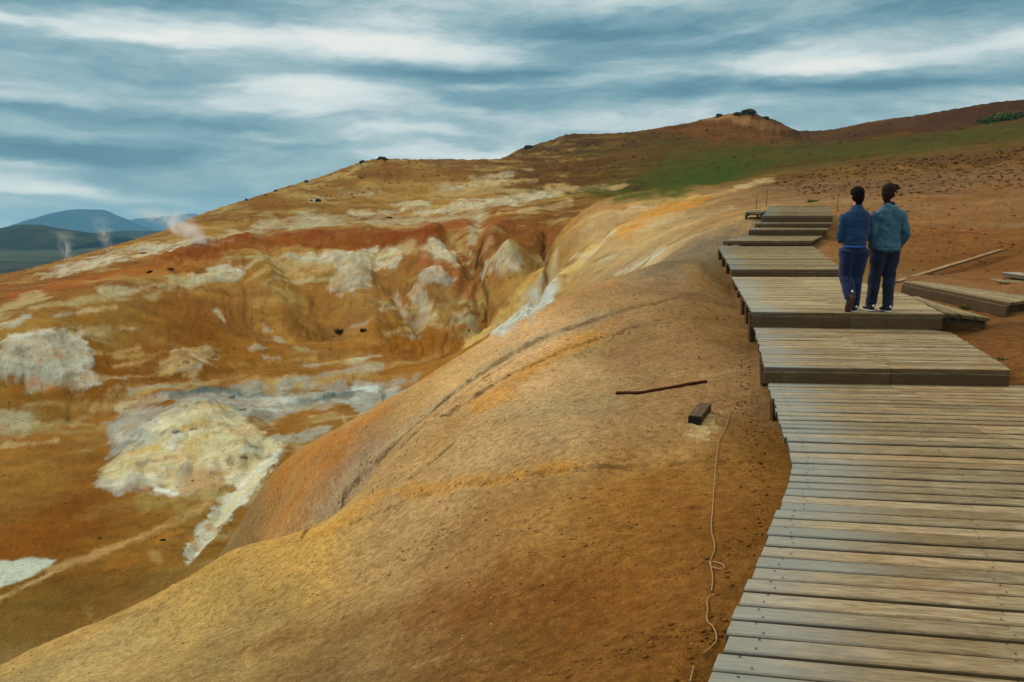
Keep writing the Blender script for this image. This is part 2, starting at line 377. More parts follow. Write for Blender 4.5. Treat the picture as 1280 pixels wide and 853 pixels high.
# ---- the outline of the hills, as surveyed: lift or lower each crest to its reading
SKY = [(-120,378),(0,343.5),(20,340),(60,330),(110,316),(150,305),(200,290),(240,272.5),(260,264.5),(300,252),(345,238),(380,227),(400,222),(430,210),(450,203.5),(465,199.5),(480,198),(500,199),(560,199),
       (600,200),(625,198.5),(632,196.5),(640,191.5),(648,187.5),(656,185),(662,183),(690,175),(700,171),(708,168.5),(720,167),(745,167.5),(780,166),(800,164),(830,159),(860,154),(880,149),(900,145),
       (910,142.5),(925,141.5),(935,139.5),(942,141.5),(950,144.5),(960,147.5),(975,152.5),(988,160),(1000,163.8),(1020,163.5),(1040,162),(1080,154),(1110,149),(1150,144),(1200,135),(1250,127),(1280,124.5),(1400,112)]
su, sv = np.array(SKY).T
farm = (BB > math.log(85)) & (BB < math.log(400))
Dc = GY*math.cos(PITCH)-GZ*math.sin(PITCH); Uc = 640+FOC*GX/np.maximum(Dc, .1)
Vc = np.where(farm, 426.5-FOC*(GY*math.sin(PITCH)+GZ*math.cos(PITCH))/np.maximum(Dc, .1), 9e3)
jc = Vc.argmin(0); cols = np.arange(NC)
dv = Vc[jc, cols]-np.interp(Uc[jc, cols], su, sv)-.9*fbm(av*260, av*0+3, 3, 77)
kk = np.hanning(9); kk /= kk.sum()
bc = np.convolve(np.pad(BB[jc, cols], 20, 'edge'), np.ones(41)/41, 'valid')
dv = np.where(np.abs(av) < .76, np.clip(dv, -14, 14), 0)
GZ += (dv/FOC)[None]*Dc*np.where(BB < bc[None], np.exp(-((BB-bc[None])/.16)**2), np.exp(-((BB-bc[None])/.3)**2))
def hump(u, v, ru, rb, hgt, p=2.0):
    a, b, q = hab(u, v)
    GZ[...] += hgt*np.exp(-(((A2-a)*FOC/ru)**2+((B2-b)/rb)**2)**(p/2))
hump(238, 530, 55, .12, .9)
hump(300, 560, 40, .10, .5)
hump(200, 560, 30, .08, .35)
hump(255, 508, 26, .05, .5)
hump(320, 436, 9, .02, .6)
hump(225, 452, 26, .04, .5)
hump(145, 486, 10, .02, .4)
hump(60, 450, 45, .10, .8)
hump(340, 590, 10, .06, .25)
hump(634, 345, 24, .06, 2.6)
hump(430, 340, 40, .05, 1.2)
hump(545, 360, 26, .05, 1.4)
for k_ in range(16):
    rr_ = random.Random(k_+40); hump(rr_.uniform(150, 330), rr_.uniform(515, 600), rr_.uniform(8, 18), rr_.uniform(.02, .05), rr_.uniform(-.2, .38))
for k_ in range(12):
    rr_ = random.Random(k_+80); hump(rr_.uniform(5, 110), rr_.uniform(425, 480), rr_.uniform(8, 18), rr_.uniform(.015, .04), rr_.uniform(-.25, .4))

dent([(378,672),(430,620),(480,570),(540,515),(600,468),(660,432),(740,402),(820,380)], 2.4, .06, 2, 1)
dent([(500,560),(560,508),(600,475)], 1.8, .04, 2, 8)
dent([(440,655),(540,616),(620,601),(690,592),(760,584),(850,580),(965,577)], 1.6, .045, 2.5, 2)
dent([(560,520),(600,492),(650,462),(700,440),(780,415)], 1.8, .04, 3, 3)
dent([(510,600),(540,578),(566,556)], 1.6, .03, 2, 4)
dent([(604,300),(596,318),(604,335),(600,350),(610,372),(606,398)], 2.0, .6, 2, 5)
dent([(679,292),(681,310),(675,318),(684,332)], 2.0, .5, 1.5, 6)
dent([(560,300),(580,325),(600,350)], 2.4, .35, 2, 7)
dent([(562,292),(585,318),(602,352),(608,396)], 13, 1.9, 1, 31)
dent([(684,292),(680,315),(688,338),(664,380),(632,404)], 12, 1.9, 1, 32)
dent([(600,272),(596,295),(600,320)], 9, 1.0, 1, 33)
dent([(520,322),(548,352),(578,394)], 15, -1.5, 2, 34)
dent([(470,325),(492,360),(520,398)], 12, 1.0, 2, 35)
dent([(440,335),(452,370),(470,405)], 14, -.8, 2, 36)
dent([(360,335),(385,372),(412,408)], 15, 1.1, 2, 37)
dent([(330,338),(345,375),(360,412)], 16, -.9, 2, 38)
dent([(200,331),(262,306),(330,295),(400,291),(470,289),(545,289)], 7, -.9, 2, 39)
dent([(240,318),(330,306),(430,304),(540,302)], 8, .5, 2, 40)
dent([(632,282),(612,305),(604,330)], 10, -1.1, 2, 41)
dent([(120,360),(200,352),(300,342)], 6, -.5, 2, 42)
dent([(720,300),(700,330),(690,350)], 9, .6, 2, 43)
dent([(775,275),(745,305),(712,338)], 8, .5, 2, 44)
dent([(230,470),(300,462),(400,448),(520,440)], 7, .35, 2, 45)
dent([(90,520),(200,498),(320,488),(480,470)], 8, .4, 2, 46)
dent([(10,600),(80,575),(140,560)], 8, -.3, 2, 47)
dent([(330,560),(285,620),(240,690)], 8, .35, 2, 48)

# ---- what the ground is made of: clay colours read along the slope, then stains and crusts
smp = np.array([list(hab(u, v)[:2])+[lin1(c/255) for c in col] for u, v, col in SAMPLES])
ca = np.linspace(-1.9, 1.9, 300); cb = np.linspace(lnv[0], lnv[-1], 300)
cA, cB = np.meshgrid(ca, cb); num = np.zeros(cA.shape+(3,)); den = np.zeros(cA.shape)
for a_, b_, *c_ in smp:
    w = 1/((cA-a_)**2+((cB-b_)*.45)**2+2e-4)**1.7
    num += w[..., None]*np.array(c_); den += w
ctab = num/den[..., None]
def ctab_at(a, b):
    i = np.clip((a-ca[0])/(ca[1]-ca[0]), 0, 298.999); j = np.clip((b-cb[0])/(cb[1]-cb[0]), 0, 298.999)
    i0 = i.astype(int); j0 = j.astype(int); fi = (i-i0)[..., None]; fj = (j-j0)[..., None]
    return (ctab[j0, i0]*(1-fi)+ctab[j0, i0+1]*fi)*(1-fj)+(ctab[j0+1, i0]*(1-fi)+ctab[j0+1, i0+1]*fi)*fj
wa = .018*fbm(AA*30, BB*12, 3, 51); wb = .05*fbm(AA*30, BB*12, 3, 52)
ALB = ctab_at(AA+wa, BB+wb).astype(np.float32)
# mineral banding: lighter and deeper ochre streaks lying along the ground
stk = fbm(AA*16+.5*fbm(AA*8, BB*10, 2, 60), BB*44, 5, 61)*midw
stk2 = fbm(AA*60, BB*90, 4, 63)*midw
blot = fbm(GX*.8, GY*.8, 5, 64)*nearw
far_n = fbm(AA*40, BB*26, 5, 65)*sstep(BB, math.log(90), math.log(130))
ALB *= (1+.26*stk+.14*stk2+.16*blot+.16*far_n)[..., None]
ALB[..., 2] *= 1-.18*np.clip(stk, -1, 1)
def veil(col, sc3, octv, seed, lo, hi, op, where):
    """a mineral tint spread through the ground by solid noise of the given size in metres"""
    m_ = where > .01
    x, y, z = GX[m_], GY[m_], GZ[m_]; w1 = fbm3(x/(sc3[0]*2.5), y/(sc3[1]*2.5), z/(sc3[2]*2.5), 2, seed+50)*.7
    f = (sstep(fbm3(x/sc3[0]+w1, y/sc3[1]-w1, z/sc3[2]+w1, octv, seed, .56), lo, hi)*op*where[m_])[..., None]
    ALB[m_] = ALB[m_]*(1-f)+np.array([lin1(k/255) for k in col], np.float32)*f
bare = midw*(1-sstep(AA, .02, .2)*sstep(BB, math.log(60), math.log(90)))*(1-.9*sstep(AA, .14, .24))
veil((194, 162, 116), (7, 4.5, 2.2), 6, 103, -.06, .52, .70, bare)
veil((150, 84, 30), (6, 4, 2), 6, 104, .16, .66, .34, bare)
veil((104, 66, 30), (3.2, 2.4, 1.2), 5, 105, .20, .62, .45, bare)
veil((190, 182, 156), (5, 3, 1.6), 6, 106, .22, .58, .62, bare)
hillw = sstep(BB, math.log(60), math.log(85))*(1-sstep(BB, math.log(380), math.log(430)))*sstep(AA, .0, .15)
veil((70, 44, 24), (7, 9, 3), 6, 107, .10, .55, .5, hillw)
veil((140, 98, 58), (10, 8, 2.5), 6, 108, .20, .6, .4, hillw)
veil((92, 54, 22), (1.5, 1.5, 1), 5, 109, .08, .6, .42, nearw)
veil((182, 140, 84), (1.2, 1.2, .8), 5, 110, .26, .7, .16, nearw)
# near slope is pale yellowish clay, the far basin a deeper brown
lowb = ((1-sstep(BB, math.log(8.6), math.log(10.4)))*sstep(AA, -.12, .12))[..., None]
kn = (1-sstep(BB, math.log(17), math.log(23)))[..., None]
kr = (sstep(BB, math.log(20), math.log(27))*(1-sstep(BB, math.log(66), math.log(84)))*sstep(AA, .02, .12))[..., None]
km = 1-np.clip(kn+kr, 0, 1); hf = (sstep(BB, math.log(110), math.log(170))*sstep(AA, -.05, .1))[..., None]
ALB *= (kn*(np.array((.92, 1.22, 1.9))*(1-lowb)+np.array((1.18, 1.50, 1.6))*lowb)+kr*np.array((.90, 1.08, 1.2))+km*(np.array((.65, .71, .47))*(1-hf)+np.array((.58, .55, .21))*hf)).astype(np.float32)
CR = np.zeros(A2.shape, np.float32)           # how crusty (sinter) the surface is
GR = np.zeros(A2.shape, np.float32)           # how grassy
def stain(col, pts, width=None, op=1.0, soft=4.5, ragged=5.5, grain=16.0, seed=0, crust=0.0, grass=0.0, hole=.25):
    W_, f = patch(pts, width, soft, ragged, grain, seed)
    f = f*op
    if grass: col = (col[0]*.66, col[1]*.80, col[2]*.2)
    hk = FOC/hit(*pts[len(pts)//2]).y
    if hole: f = f*(1-hole*sstep(fbm3(GX[W_]*hk/10, GY[W_]*hk/16, GZ[W_]*hk/6, 5, seed+70, .58), -.25, .45))
    c = np.array([lin1(k/255)*q for k, q in zip(col, (.80, .88, .90))], np.float32)
    ALB[W_] = ALB[W_]*(1-f[..., None])+c*f[..., None]
    CR[W_] = CR[W_]*(1-f)+crust*f
    GR[W_] = GR[W_]*(1-f)+grass*f
WH, CRM, GRY, TEAL, DRK = (196, 190, 168), (205, 190, 140), (168, 168, 156), (96, 110, 110), (44, 50, 50)
# near slope
stain((188,128,48), [(400,668),(470,620),(540,612),(640,598),(720,580)], 12, .55, 5, 6, seed=1)
stain((192,128,42), [(600,505),(640,475),(690,445),(740,425)], 16, .6, 5, 9, seed=2)
stain((168,142,108), [(392,655),(480,562),(560,500),(620,455),(690,420),(760,398)], 15, .8, 4, 6, seed=3, crust=.5)
stain((182,135,66), [(15,833),(180,752),(300,690),(385,664)], 20, .5, 7, 6, seed=4)
stain((190,168,120), [(860,528),(878,516),(902,512),(900,528),(882,545),(860,544)], None, .6, 4, 9, 9, seed=5, crust=.4)
stain((165,135,92), [(690,500),(730,485),(800,470),(860,462)], 16, .35, 6, 12, seed=6)
stain((152,135,100), [(640,520),(700,510),(760,505)], 26, .4, 8, 14, seed=7)
stain((165,140,100), [(880,468),(925,460)], 7, .5, 3, 6, seed=8)
stain((118,66,22), [(560,760),(700,740),(800,760)], 50, .4, 18, 30, 30, seed=9)
stain((120,66,22), [(330,800),(420,790),(520,760)], 34, .35, 12, 24, 30, seed=10)
stain((168,132,84), [(160,835),(220,800),(300,770)], 22, .4, 8, 14, seed=11)
stain((172,136,88), [(300,845),(310,810),(345,780)], 8, .4, 3, 8, seed=12)
stain((172,140,96), [(520,830),(570,820),(600,825)], 6, .35, 3, 8, 8, seed=13)
stain((160,112,52), [(760,405),(700,440),(620,490),(540,560)], 10, .45, 4, 7, seed=14)
stain((128,110,66), [(700,452),(760,430),(820,412)], 6, .5, 3, 5, seed=15)
# second brow
stain((182,112,38), [(345,600),(370,575),(430,545),(480,510)], 20, .55, 7, 12, seed=16)
stain((178,108,36), [(360,640),(385,600),(420,570)], 14, .5, 6, 10, seed=17)
stain((190,134,70), [(440,530),(520,480),(590,440)], 10, .5, 5, 6, seed=18)
# far side: plateau and rim
stain(WH, [(80,337),(150,320),(205,309),(255,304)], 13, .8, 3, 10, 14, seed=20, crust=.8, hole=.5)
stain((180,165,135), [(55,344),(105,336),(140,322)], 5, .7, 2, 5, seed=21, hole=.3)
stain((178,165,130), [(262,296),(320,286),(400,276)], 11, .75, 3, 7, seed=22, crust=.6, hole=.45)
stain((172,160,126), [(320,291),(400,283),(480,278),(560,274),(605,268)], 9, .75, 3, 6, seed=23, crust=.6, hole=.4)
stain((190,178,146), [(440,267),(500,256),(540,250),(536,262),(500,268),(450,271)], None, .85, 3, 7, seed=24, crust=.8, hole=.35)
stain((192,182,152), [(520,266),(580,258),(640,250),(700,240)], 9, .85, 3, 8, seed=25, crust=.8, hole=.35)
stain((186,176,146), [(540,234),(590,222),(640,218),(645,226),(585,236),(545,241)], None, .8, 3, 8, seed=26, crust=.8, hole=.5)
stain((178,150,95), [(448,211),(420,222),(395,231)], 5, .7, 2, 4, seed=27)
stain((176,150,104), [(560,246),(620,238),(660,242)], 7, .6, 3, 6, seed=28, hole=.3)
stain((188,160,105), [(685,236),(700,242),(712,250)], 7, .7, 2, 4, seed=29, crust=.5)
stain((182,152,104), [(700,238),(750,234),(778,232)], 7, .7, 3, 5, seed=30)
stain((186,160,115), [(650,264),(690,258),(712,254)], 6, .7, 2, 4, seed=31)
stain((120,76,36), [(500,225),(530,215),(580,212)], 12, .5, 5, 8, seed=32)
stain((120,76,36), [(610,262),(680,258),(740,252)], 7, .6, 3, 5, seed=33)
stain((156,86,30), [(20,372),(90,354),(180,341),(270,320)], 17, .75, 5, 9, seed=34)
stain((110,58,32), [(0,355),(15,352),(22,350)], 7, .6, 3, 4, seed=35)
stain((132,68,18), [(195,322),(250,303),(330,294),(430,291),(520,289),(558,289),(548,307),(500,314),(440,314),(350,312),(280,317),(225,328)], None, .95, 3, 5, seed=36)
stain((118,48,24), [(245,303),(330,294),(400,291),(470,289),(545,289)], 8, .6, 3, 5, seed=37, hole=.3)
stain((172,120,105), [(268,305),(290,301)], 4, .5, 2, 3, seed=38)
stain((170,118,58), [(120,352),(200,340),(262,325)], 5, .5, 3, 6, seed=39)
stain((184,170,132), [(130,366),(200,356),(262,347),(300,342)], 8, .8, 3, 6, seed=40, crust=.6, hole=.35)
stain((190,182,158), [(240,350),(262,336),(288,330),(302,340),(290,350)], None, .8, 3, 6, seed=41, crust=.8, hole=.3)
stain((172,156,112), [(40,384),(110,374),(200,366)], 6, .7, 3, 6, seed=42, hole=.4)
stain((186,182,164), [(0,407),(20,402),(38,396)], 8, .85, 2, 4, seed=43, crust=.8)
stain((178,162,118), [(0,390),(30,378),(48,372)], 14, .7, 4, 8, seed=44, hole=.4, crust=.5)
stain((186,184,168), [(0,430),(60,412),(102,414),(114,430),(121,478),(92,494),(72,480),(48,486),(30,472),(0,476)], None, .9, 4, 12, 16, seed=45, crust=1, hole=.45)
stain((165,96,30), [(15,486),(45,478),(70,484)], 8, .6, 3, 6, seed=46)
# bowl face
stain((192,170,120), [(345,328),(420,320),(500,316),(560,318)], 16, .6, 5, 9, seed=49, hole=.2)
stain((196,188,164), [(352,323),(400,319),(470,318),(504,314),(496,330),(470,335),(458,347),(440,362),(418,356),(414,336),(380,329)], None, .85, 3, 10, 15, seed=50, crust=1, hole=.4)
stain((190,182,158), [(538,302),(556,304),(566,316),(574,330),(552,322),(532,312)], None, .85, 3, 7, seed=51, crust=.9, hole=.35)
stain((188,182,162), [(520,346),(560,344),(578,350),(560,360),(532,357)], None, .85, 3, 6, seed=52, crust=.9, hole=.3)
stain((190,180,160), [(516,364),(526,374),(536,388)], 11, .8, 3, 6, seed=53, crust=.8, hole=.3)
stain((184,168,145), [(492,374),(500,384),(508,398),(545,402)], 8, .7, 3, 7, seed=54, crust=.8, hole=.4)
stain((158,90,52), [(522,332),(545,326),(562,340),(590,366)], 12, .6, 5, 7, seed=55)
stain((160,84,38), [(536,308),(530,320),(548,338)], 5, .6, 2, 4, seed=56)
stain((178,128,60), [(320,408),(345,412),(362,428)], 12, .6, 5, 7, seed=57)
stain((184,172,140), [(330,408),(342,416),(352,426)], 7, .7, 3, 5, seed=58, crust=.6)
stain((184,170,138), [(308,434),(322,429),(336,434),(330,440),(312,440)], None, .85, 2, 3, seed=59, crust=.8)
stain((186,160,110), [(196,452),(225,438),(262,434),(275,446),(255,462),(225,472),(198,470)], None, .7, 3, 9, 10, seed=60, crust=.9, hole=.5)
stain((170,176,166), [(225,462),(250,458)], 6, .6, 2, 4, seed=61)
stain((168,130,94), [(135,486),(150,481),(160,486),(150,490)], None, .8, 2, 3, seed=62, crust=.4)
stain((188,178,150), [(272,390),(280,400)], 6, .7, 2, 4, seed=63)
# gully head
stain((186,172,138), [(608,322),(640,311),(657,326),(650,346),(624,352),(604,342)], None, .85, 3, 7, 10, seed=64, crust=1, hole=.45)
stain((176,130,66), [(606,352),(640,362),(672,345)], 12, .6, 5, 7, seed=65)
stain((190,176,140), [(600,268),(596,284),(590,300)], 7, .7, 3, 5, seed=66, crust=.7, hole=.3)
stain((176,140,96), [(612,300),(602,318)], 8, .6, 3, 5, seed=67)
stain((166,112,50), [(600,400),(640,385)], 14, .6, 4, 7, seed=68)
stain((184,178,148), [(556,405),(590,402)], 8, .7, 3, 6, seed=69, crust=.7, hole=.4)
# pale slopes
stain((208,176,108), [(585,432),(630,396),(668,364),(705,340),(742,312)], 17, .8, 5, 7, seed=72)
stain((200,180,138), [(690,348),(730,322),(752,306),(778,284)], 10, .75, 3, 6, seed=73, crust=.5)
stain((192,196,188), [(612,418),(650,386),(674,362),(692,354),(698,370),(682,384),(650,402),(626,420)], None, .92, 3, 6, seed=74, crust=.8, hole=.2)
stain((190,126,36), [(768,288),(790,271),(830,258),(882,247),(874,258),(830,271),(802,286),(786,298),(770,299)], None, .8, 4, 8, 12, seed=75, hole=.3)
stain((108,92,74), [(800,348),(850,322),(900,291),(926,280),(910,308),(880,326),(840,340)], None, .75, 5, 6, seed=76)
stain((190,156,104), [(700,352),(780,312),(850,284),(915,262)], 7, .65, 4, 6, seed=77)
stain((196,164,112), [(740,296),(790,280),(850,268)], 6, .5, 3, 5, seed=78)
stain((192,154,92), [(760,264),(820,253),(880,244.6),(918,238)], 3, .85, 1.5, 1.5, seed=79)
stain((194,164,118), [(922,234),(945,229),(966,224)], 6, .85, 2, 3, seed=80)
stain((182,132,84), [(640,410),(700,378),(760,352)], 9, .5, 4, 5, seed=81)
stain((150,86,44), [(680,288),(720,272),(780,260)], 7, .6, 4, 5, seed=82)
# valley floor
stain((156,106,50), [(0,560),(120,520),(250,480),(400,440),(560,420)], 18, .4, 9, 16, 24, seed=85)
stain((182,142,84), [(560,436),(480,462),(400,476),(300,480)], 6, .6, 3, 5, seed=86)
stain((142,86,26), [(450,456),(520,440),(562,426)], 18, .6, 6, 9, seed=87)
stain((176,152,100), [(80,512),(160,496),(240,480),(300,470)], 7, .5, 4, 9, 20, seed=88)
stain((170,146,100), [(0,552),(70,530),(150,508)], 7, .45, 4, 9, 20, seed=89)
stain((168,164,138), [(0,516),(42,512),(34,536),(0,548)], None, .6, 4, 10, seed=90, hole=.4)
stain((190,178,140), [(430,452),(452,449)], 4, .7, 2, 3, seed=91)
stain((160,166,158), [(330,446),(350,448)], 4, .5, 2, 3, seed=92)
stain((178,182,170), [(440,462),(475,460)], 5, .5, 3, 5, seed=93)
stain((156,164,160), [(135,570),(140,535),(165,518),(215,505),(260,494),(320,486),(380,488),(440,486),(500,478),(505,488),(440,500),(380,512),(330,526),(280,530),(200,540),(160,566)], None, .75, 4, 9, 18, seed=95, crust=.8, hole=.35)
stain((160,168,158), [(310,556),(350,546),(405,540)], 10, .7, 3, 7, seed=96, crust=.6, hole=.3)
stain(TEAL, [(205,500),(255,490),(300,492)], 9, .85, 3, 6, 10, seed=97, hole=.3)
stain((84,98,100), [(290,512),(315,514),(330,522)], 9, .6, 3, 7, 8, seed=98, hole=.4)
stain((52,68,74), [(402,496),(425,491),(452,488)], 5, .95, 2, 3, 8, seed=99)
stain((210,216,212), [(444,486),(470,486)], 5, .9, 2, 2, seed=100)
stain((176,184,180), [(400,502),(450,498)], 6, .8, 2, 3, seed=101)
stain((62,72,74), [(478,492),(510,488)], 4, .8, 2, 3, seed=102)
stain((190,160,100), [(330,488),(400,478),(470,468)], 5, .5, 3, 5, seed=103)
stain((150,98,38), [(345,528),(375,520),(420,514)], 9, .75, 4, 6, seed=104)
stain((202,190,150), [(124,602),(134,582),(165,558),(190,532),(215,512),(248,503),(285,508),(308,524),(335,545),(358,556),(338,578),(300,604),(262,616),(200,610),(160,606)], None, .95, 4, 8, 16, seed=105, crust=1, hole=.3)
stain((178,180,172), [(128,606),(180,612),(240,612)], 10, .7, 4, 7, seed=106, crust=1, hole=.4)
stain((200,162,66), [(232,506),(262,508),(285,512)], 7, .55, 3, 6, 8, seed=107)
stain((186,150,50), [(218,552),(250,560),(240,548)], 10, .5, 4, 7, 8, seed=108)
stain((132,138,128), [(185,545),(215,540),(240,534)], 9, .7, 3, 7, 6, seed=109, crust=1, hole=.5)
stain((200,198,180), [(356,556),(346,582),(312,622),(282,654),(256,684),(236,702),(228,690),(246,664),(266,636),(300,602),(332,574)], None, .95, 3, 6, 12, seed=110, crust=1, hole=.15)
stain((196,182,122), [(330,590),(295,625),(262,652)], 6, .55, 3, 5, seed=111)
stain((150,152,136), [(282,600),(270,612),(258,606)], 6, .7, 2, 5, 6, seed=112, crust=1, hole=.4)
stain((150,156,152), [(252,655),(246,662)], 5, .8, 2, 2, seed=113)
stain((220,220,212), [(196,611),(222,618)], 5, .8, 2, 2, seed=114)
stain((150,130,76), [(180,628),(215,625),(235,640)], 18, .6, 6, 9, seed=115)
stain((176,140,88), [(60,712),(130,690),(190,665),(240,640),(262,625)], 9, .75, 4, 5, seed=116)
stain((124,72,20), [(0,658),(60,640),(122,650),(104,668),(52,690),(0,697)], None, .7, 6, 10, seed=117)
stain((182,188,172), [(-20,702),(38,698),(72,700),(62,708),(30,724),(-20,744)], None, .95, 2, 1.6, seed=118, hole=0)
stain((190,160,112), [(0,748),(50,724),(90,706)], 5, .7, 3, 4, seed=119)
stain((140,90,30), [(128,712),(160,700),(188,682),(192,692),(165,708)], None, .75, 3, 5, seed=120)
stain((168,110,42), [(195,676),(225,664),(246,682)], 7, .6, 3, 5, seed=121)
stain((176,140,86), [(192,690),(200,700)], 8, .5, 3, 4, seed=122)
stain((96,74,36), [(0,770),(70,752),(110,735)], 16, .45, 6, 12, seed=123)
stain((148,116,74), [(110,760),(160,765),(220,760)], 6, .4, 3, 8, seed=124)
stain((112,70,26), [(90,800),(120,780),(190,765)], 8, .45, 4, 8, seed=125)
# meadow and the right-hand hill
stain((62,84,14), [(772,250),(800,240),(850,222),(900,206),(930,203),(925,216),(890,232),(840,243)], None, .85, 5, 8, seed=130, grass=1)
stain((78,84,30), [(810,215),(880,200),(960,205),(900,232)], None, .6, 8, 12, seed=131, grass=.8)
stain((92,86,44), [(840,196),(950,190),(1060,188),(1180,178),(1285,160)], 20, .55, 8, 12, seed=132, grass=.7)
stain((84,82,38), [(720,236),(750,232),(780,238),(745,244)], None, .7, 3, 5, seed=133, grass=.7)
stain((98,78,44), [(720,190),(800,182),(880,178)], 8, .5, 4, 7, seed=134, grass=.5)
stain((66,46,28), [(960,222),(1050,206),(1150,198),(1280,184)], 12, .5, 5, 8, 10, seed=135, hole=.4)
stain((162,122,76), [(880,150),(905,146),(935,148)], 5, .7, 2, 4, seed=136)
stain((150,108,66), [(920,154),(960,158),(985,160)], 4, .4, 2, 5, seed=137)
stain((142,104,64), [(780,165),(830,158)], 3, .5, 2, 3, seed=138)
stain((140,104,62), [(1050,214),(1100,208),(1150,214)], 3, .5, 2, 3, seed=139)
stain((138,100,68), [(980,270),(1060,258),(1160,262),(1280,248)], 12, .35, 5, 9, seed=140)
stain((132,86,44), [(1080,240),(1160,250),(1280,232)], 6, .4, 3, 7, seed=141)
stain((92,54,24), [(1140,310),(1200,318),(1280,305)], 10, .35, 5, 9, seed=142)
stain((126,84,46), [(1060,330),(1150,312),(1260,300)], 14, .35, 6, 9, seed=143)
for k_ in range(16):
    rr_ = random.Random(k_+300); u_, v_ = rr_.uniform(150, 320), rr_.uniform(512, 602); l_ = rr_.uniform(6, 22)
    stain(rr_.choice([(150,156,150), (206,200,168), (198,160,74), (176,176,164), (214,210,196), (120,126,120)]), [(u_-l_, v_+rr_.uniform(-1, 6)), (u_, v_), (u_+l_, v_+rr_.uniform(-6, 1))], rr_.uniform(4, 9), .7, 2, 5, 7, seed=300+k_, crust=1)
for k_ in range(26):
    rr_ = random.Random(k_+400); u_, v_ = rr_.uniform(0, 520), rr_.uniform(440, 560); l_ = rr_.uniform(20, 60)
    if u_ > 330 and v_ > 520: continue
    stain(rr_.choice([(186,164,118), (150,152,138), (120,80,36), (176,172,150), (196,160,100)]), [(u_-l_, v_+5), (u_, v_), (u_+l_, v_-6)], rr_.uniform(2, 5), .55, 2, 4, 12, seed=400+k_)
for k_ in range(30):
    rr_ = random.Random(k_+500); u_, v_ = rr_.uniform(30, 640), rr_.uniform(215, 420); l_ = rr_.uniform(15, 45)
    if v_ < 345-u_*.32+18: continue
    stain(rr_.choice([(190,168,126), (178,170,146), (112,72,36), (196,166,112), (150,92,44)]), [(u_-l_, v_+rr_.uniform(1, 6)), (u_, v_), (u_+l_, v_-rr_.uniform(1, 5))], rr_.uniform(2, 5), .55, 2, 4, 12, seed=500+k_)
stain((150,160,158), [(140,540),(160,515),(215,500),(300,486),(380,484),(450,484),(520,474)], 12, .55, 4, 9, 16, seed=550, crust=.7, hole=.5)
stain((70,84,88), [(215,497),(250,489),(290,489),(330,494)], 6, .8, 2, 4, 8, seed=551, hole=.3)
stain((74,86,88), [(350,505),(400,500),(440,490)], 4, .7, 2, 4, 8, seed=552, hole=.3)
stain((176,186,184), [(300,520),(340,508),(370,500)], 7, .6, 2, 5, 8, seed=553, crust=.6)
# shade inside the cracks, painted as dark lines into the ground colour
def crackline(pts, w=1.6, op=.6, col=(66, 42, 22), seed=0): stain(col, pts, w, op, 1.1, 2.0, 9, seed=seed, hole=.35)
CRK = 0
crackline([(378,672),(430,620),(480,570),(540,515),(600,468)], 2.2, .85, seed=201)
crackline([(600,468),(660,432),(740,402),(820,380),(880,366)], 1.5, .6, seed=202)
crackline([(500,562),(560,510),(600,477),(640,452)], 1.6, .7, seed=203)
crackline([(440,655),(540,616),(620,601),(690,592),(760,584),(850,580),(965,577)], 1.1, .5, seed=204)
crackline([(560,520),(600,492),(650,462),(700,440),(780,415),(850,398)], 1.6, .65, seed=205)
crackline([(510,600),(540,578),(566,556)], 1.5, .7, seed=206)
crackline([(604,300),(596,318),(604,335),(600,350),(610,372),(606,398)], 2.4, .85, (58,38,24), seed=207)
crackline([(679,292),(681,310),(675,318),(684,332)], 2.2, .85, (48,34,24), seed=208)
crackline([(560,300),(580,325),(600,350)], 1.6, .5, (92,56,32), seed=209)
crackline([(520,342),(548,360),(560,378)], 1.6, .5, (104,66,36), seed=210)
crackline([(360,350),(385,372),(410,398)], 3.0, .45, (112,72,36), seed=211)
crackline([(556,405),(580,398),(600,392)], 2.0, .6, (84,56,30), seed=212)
for k_, (u_, v_, r_) in enumerate([(232,453,2.6),(268,447,3),(198,462,2),(357,458,2),(204,675,3.2),(125,672,2),(258,576,2),(266,592,2.4),(305,573,3),(280,562,1.6),(221,540,3.5),(242,536,3),(290,497,3),(304,512,3),(172,462,1.6),(215,452,2),(232,508,2),(246,512,2)]):
    stain((44, 40, 34), [(u_-r_, v_+.4), (u_+r_, v_-.4)], r_*.9, .85, .8, 1.2, 4, seed=220+k_)

# the lava plain below
pl = sstep(BB, math.log(330), math.log(430))
pn = fbm(GX*.004, GY*.012, 5, 81); pn2 = fbm(GX*.02, GY*.05, 4, 82)
plc = np.array([lin1(c/255) for c in (60, 66, 44)])*(1+.55*pn+.35*pn2)[..., None]
lav = sstep(pn+.3*pn2, .0, .25)[..., None]
plc = plc*(1-lav)+np.array([lin1(c/255) for c in (36, 36, 32)])*lav
leftp = (1-sstep(AA, .1, .3))
ALB = ALB*(1-(pl*leftp)[..., None])+plc*(pl*leftp)[..., None]
GZ += pl*(6*fbm(GX*.004, GY*.004, 4, 83)+1.5*fbm(GX*.03, GY*.03, 3, 84))*sstep(BB, math.log(420), math.log(600))
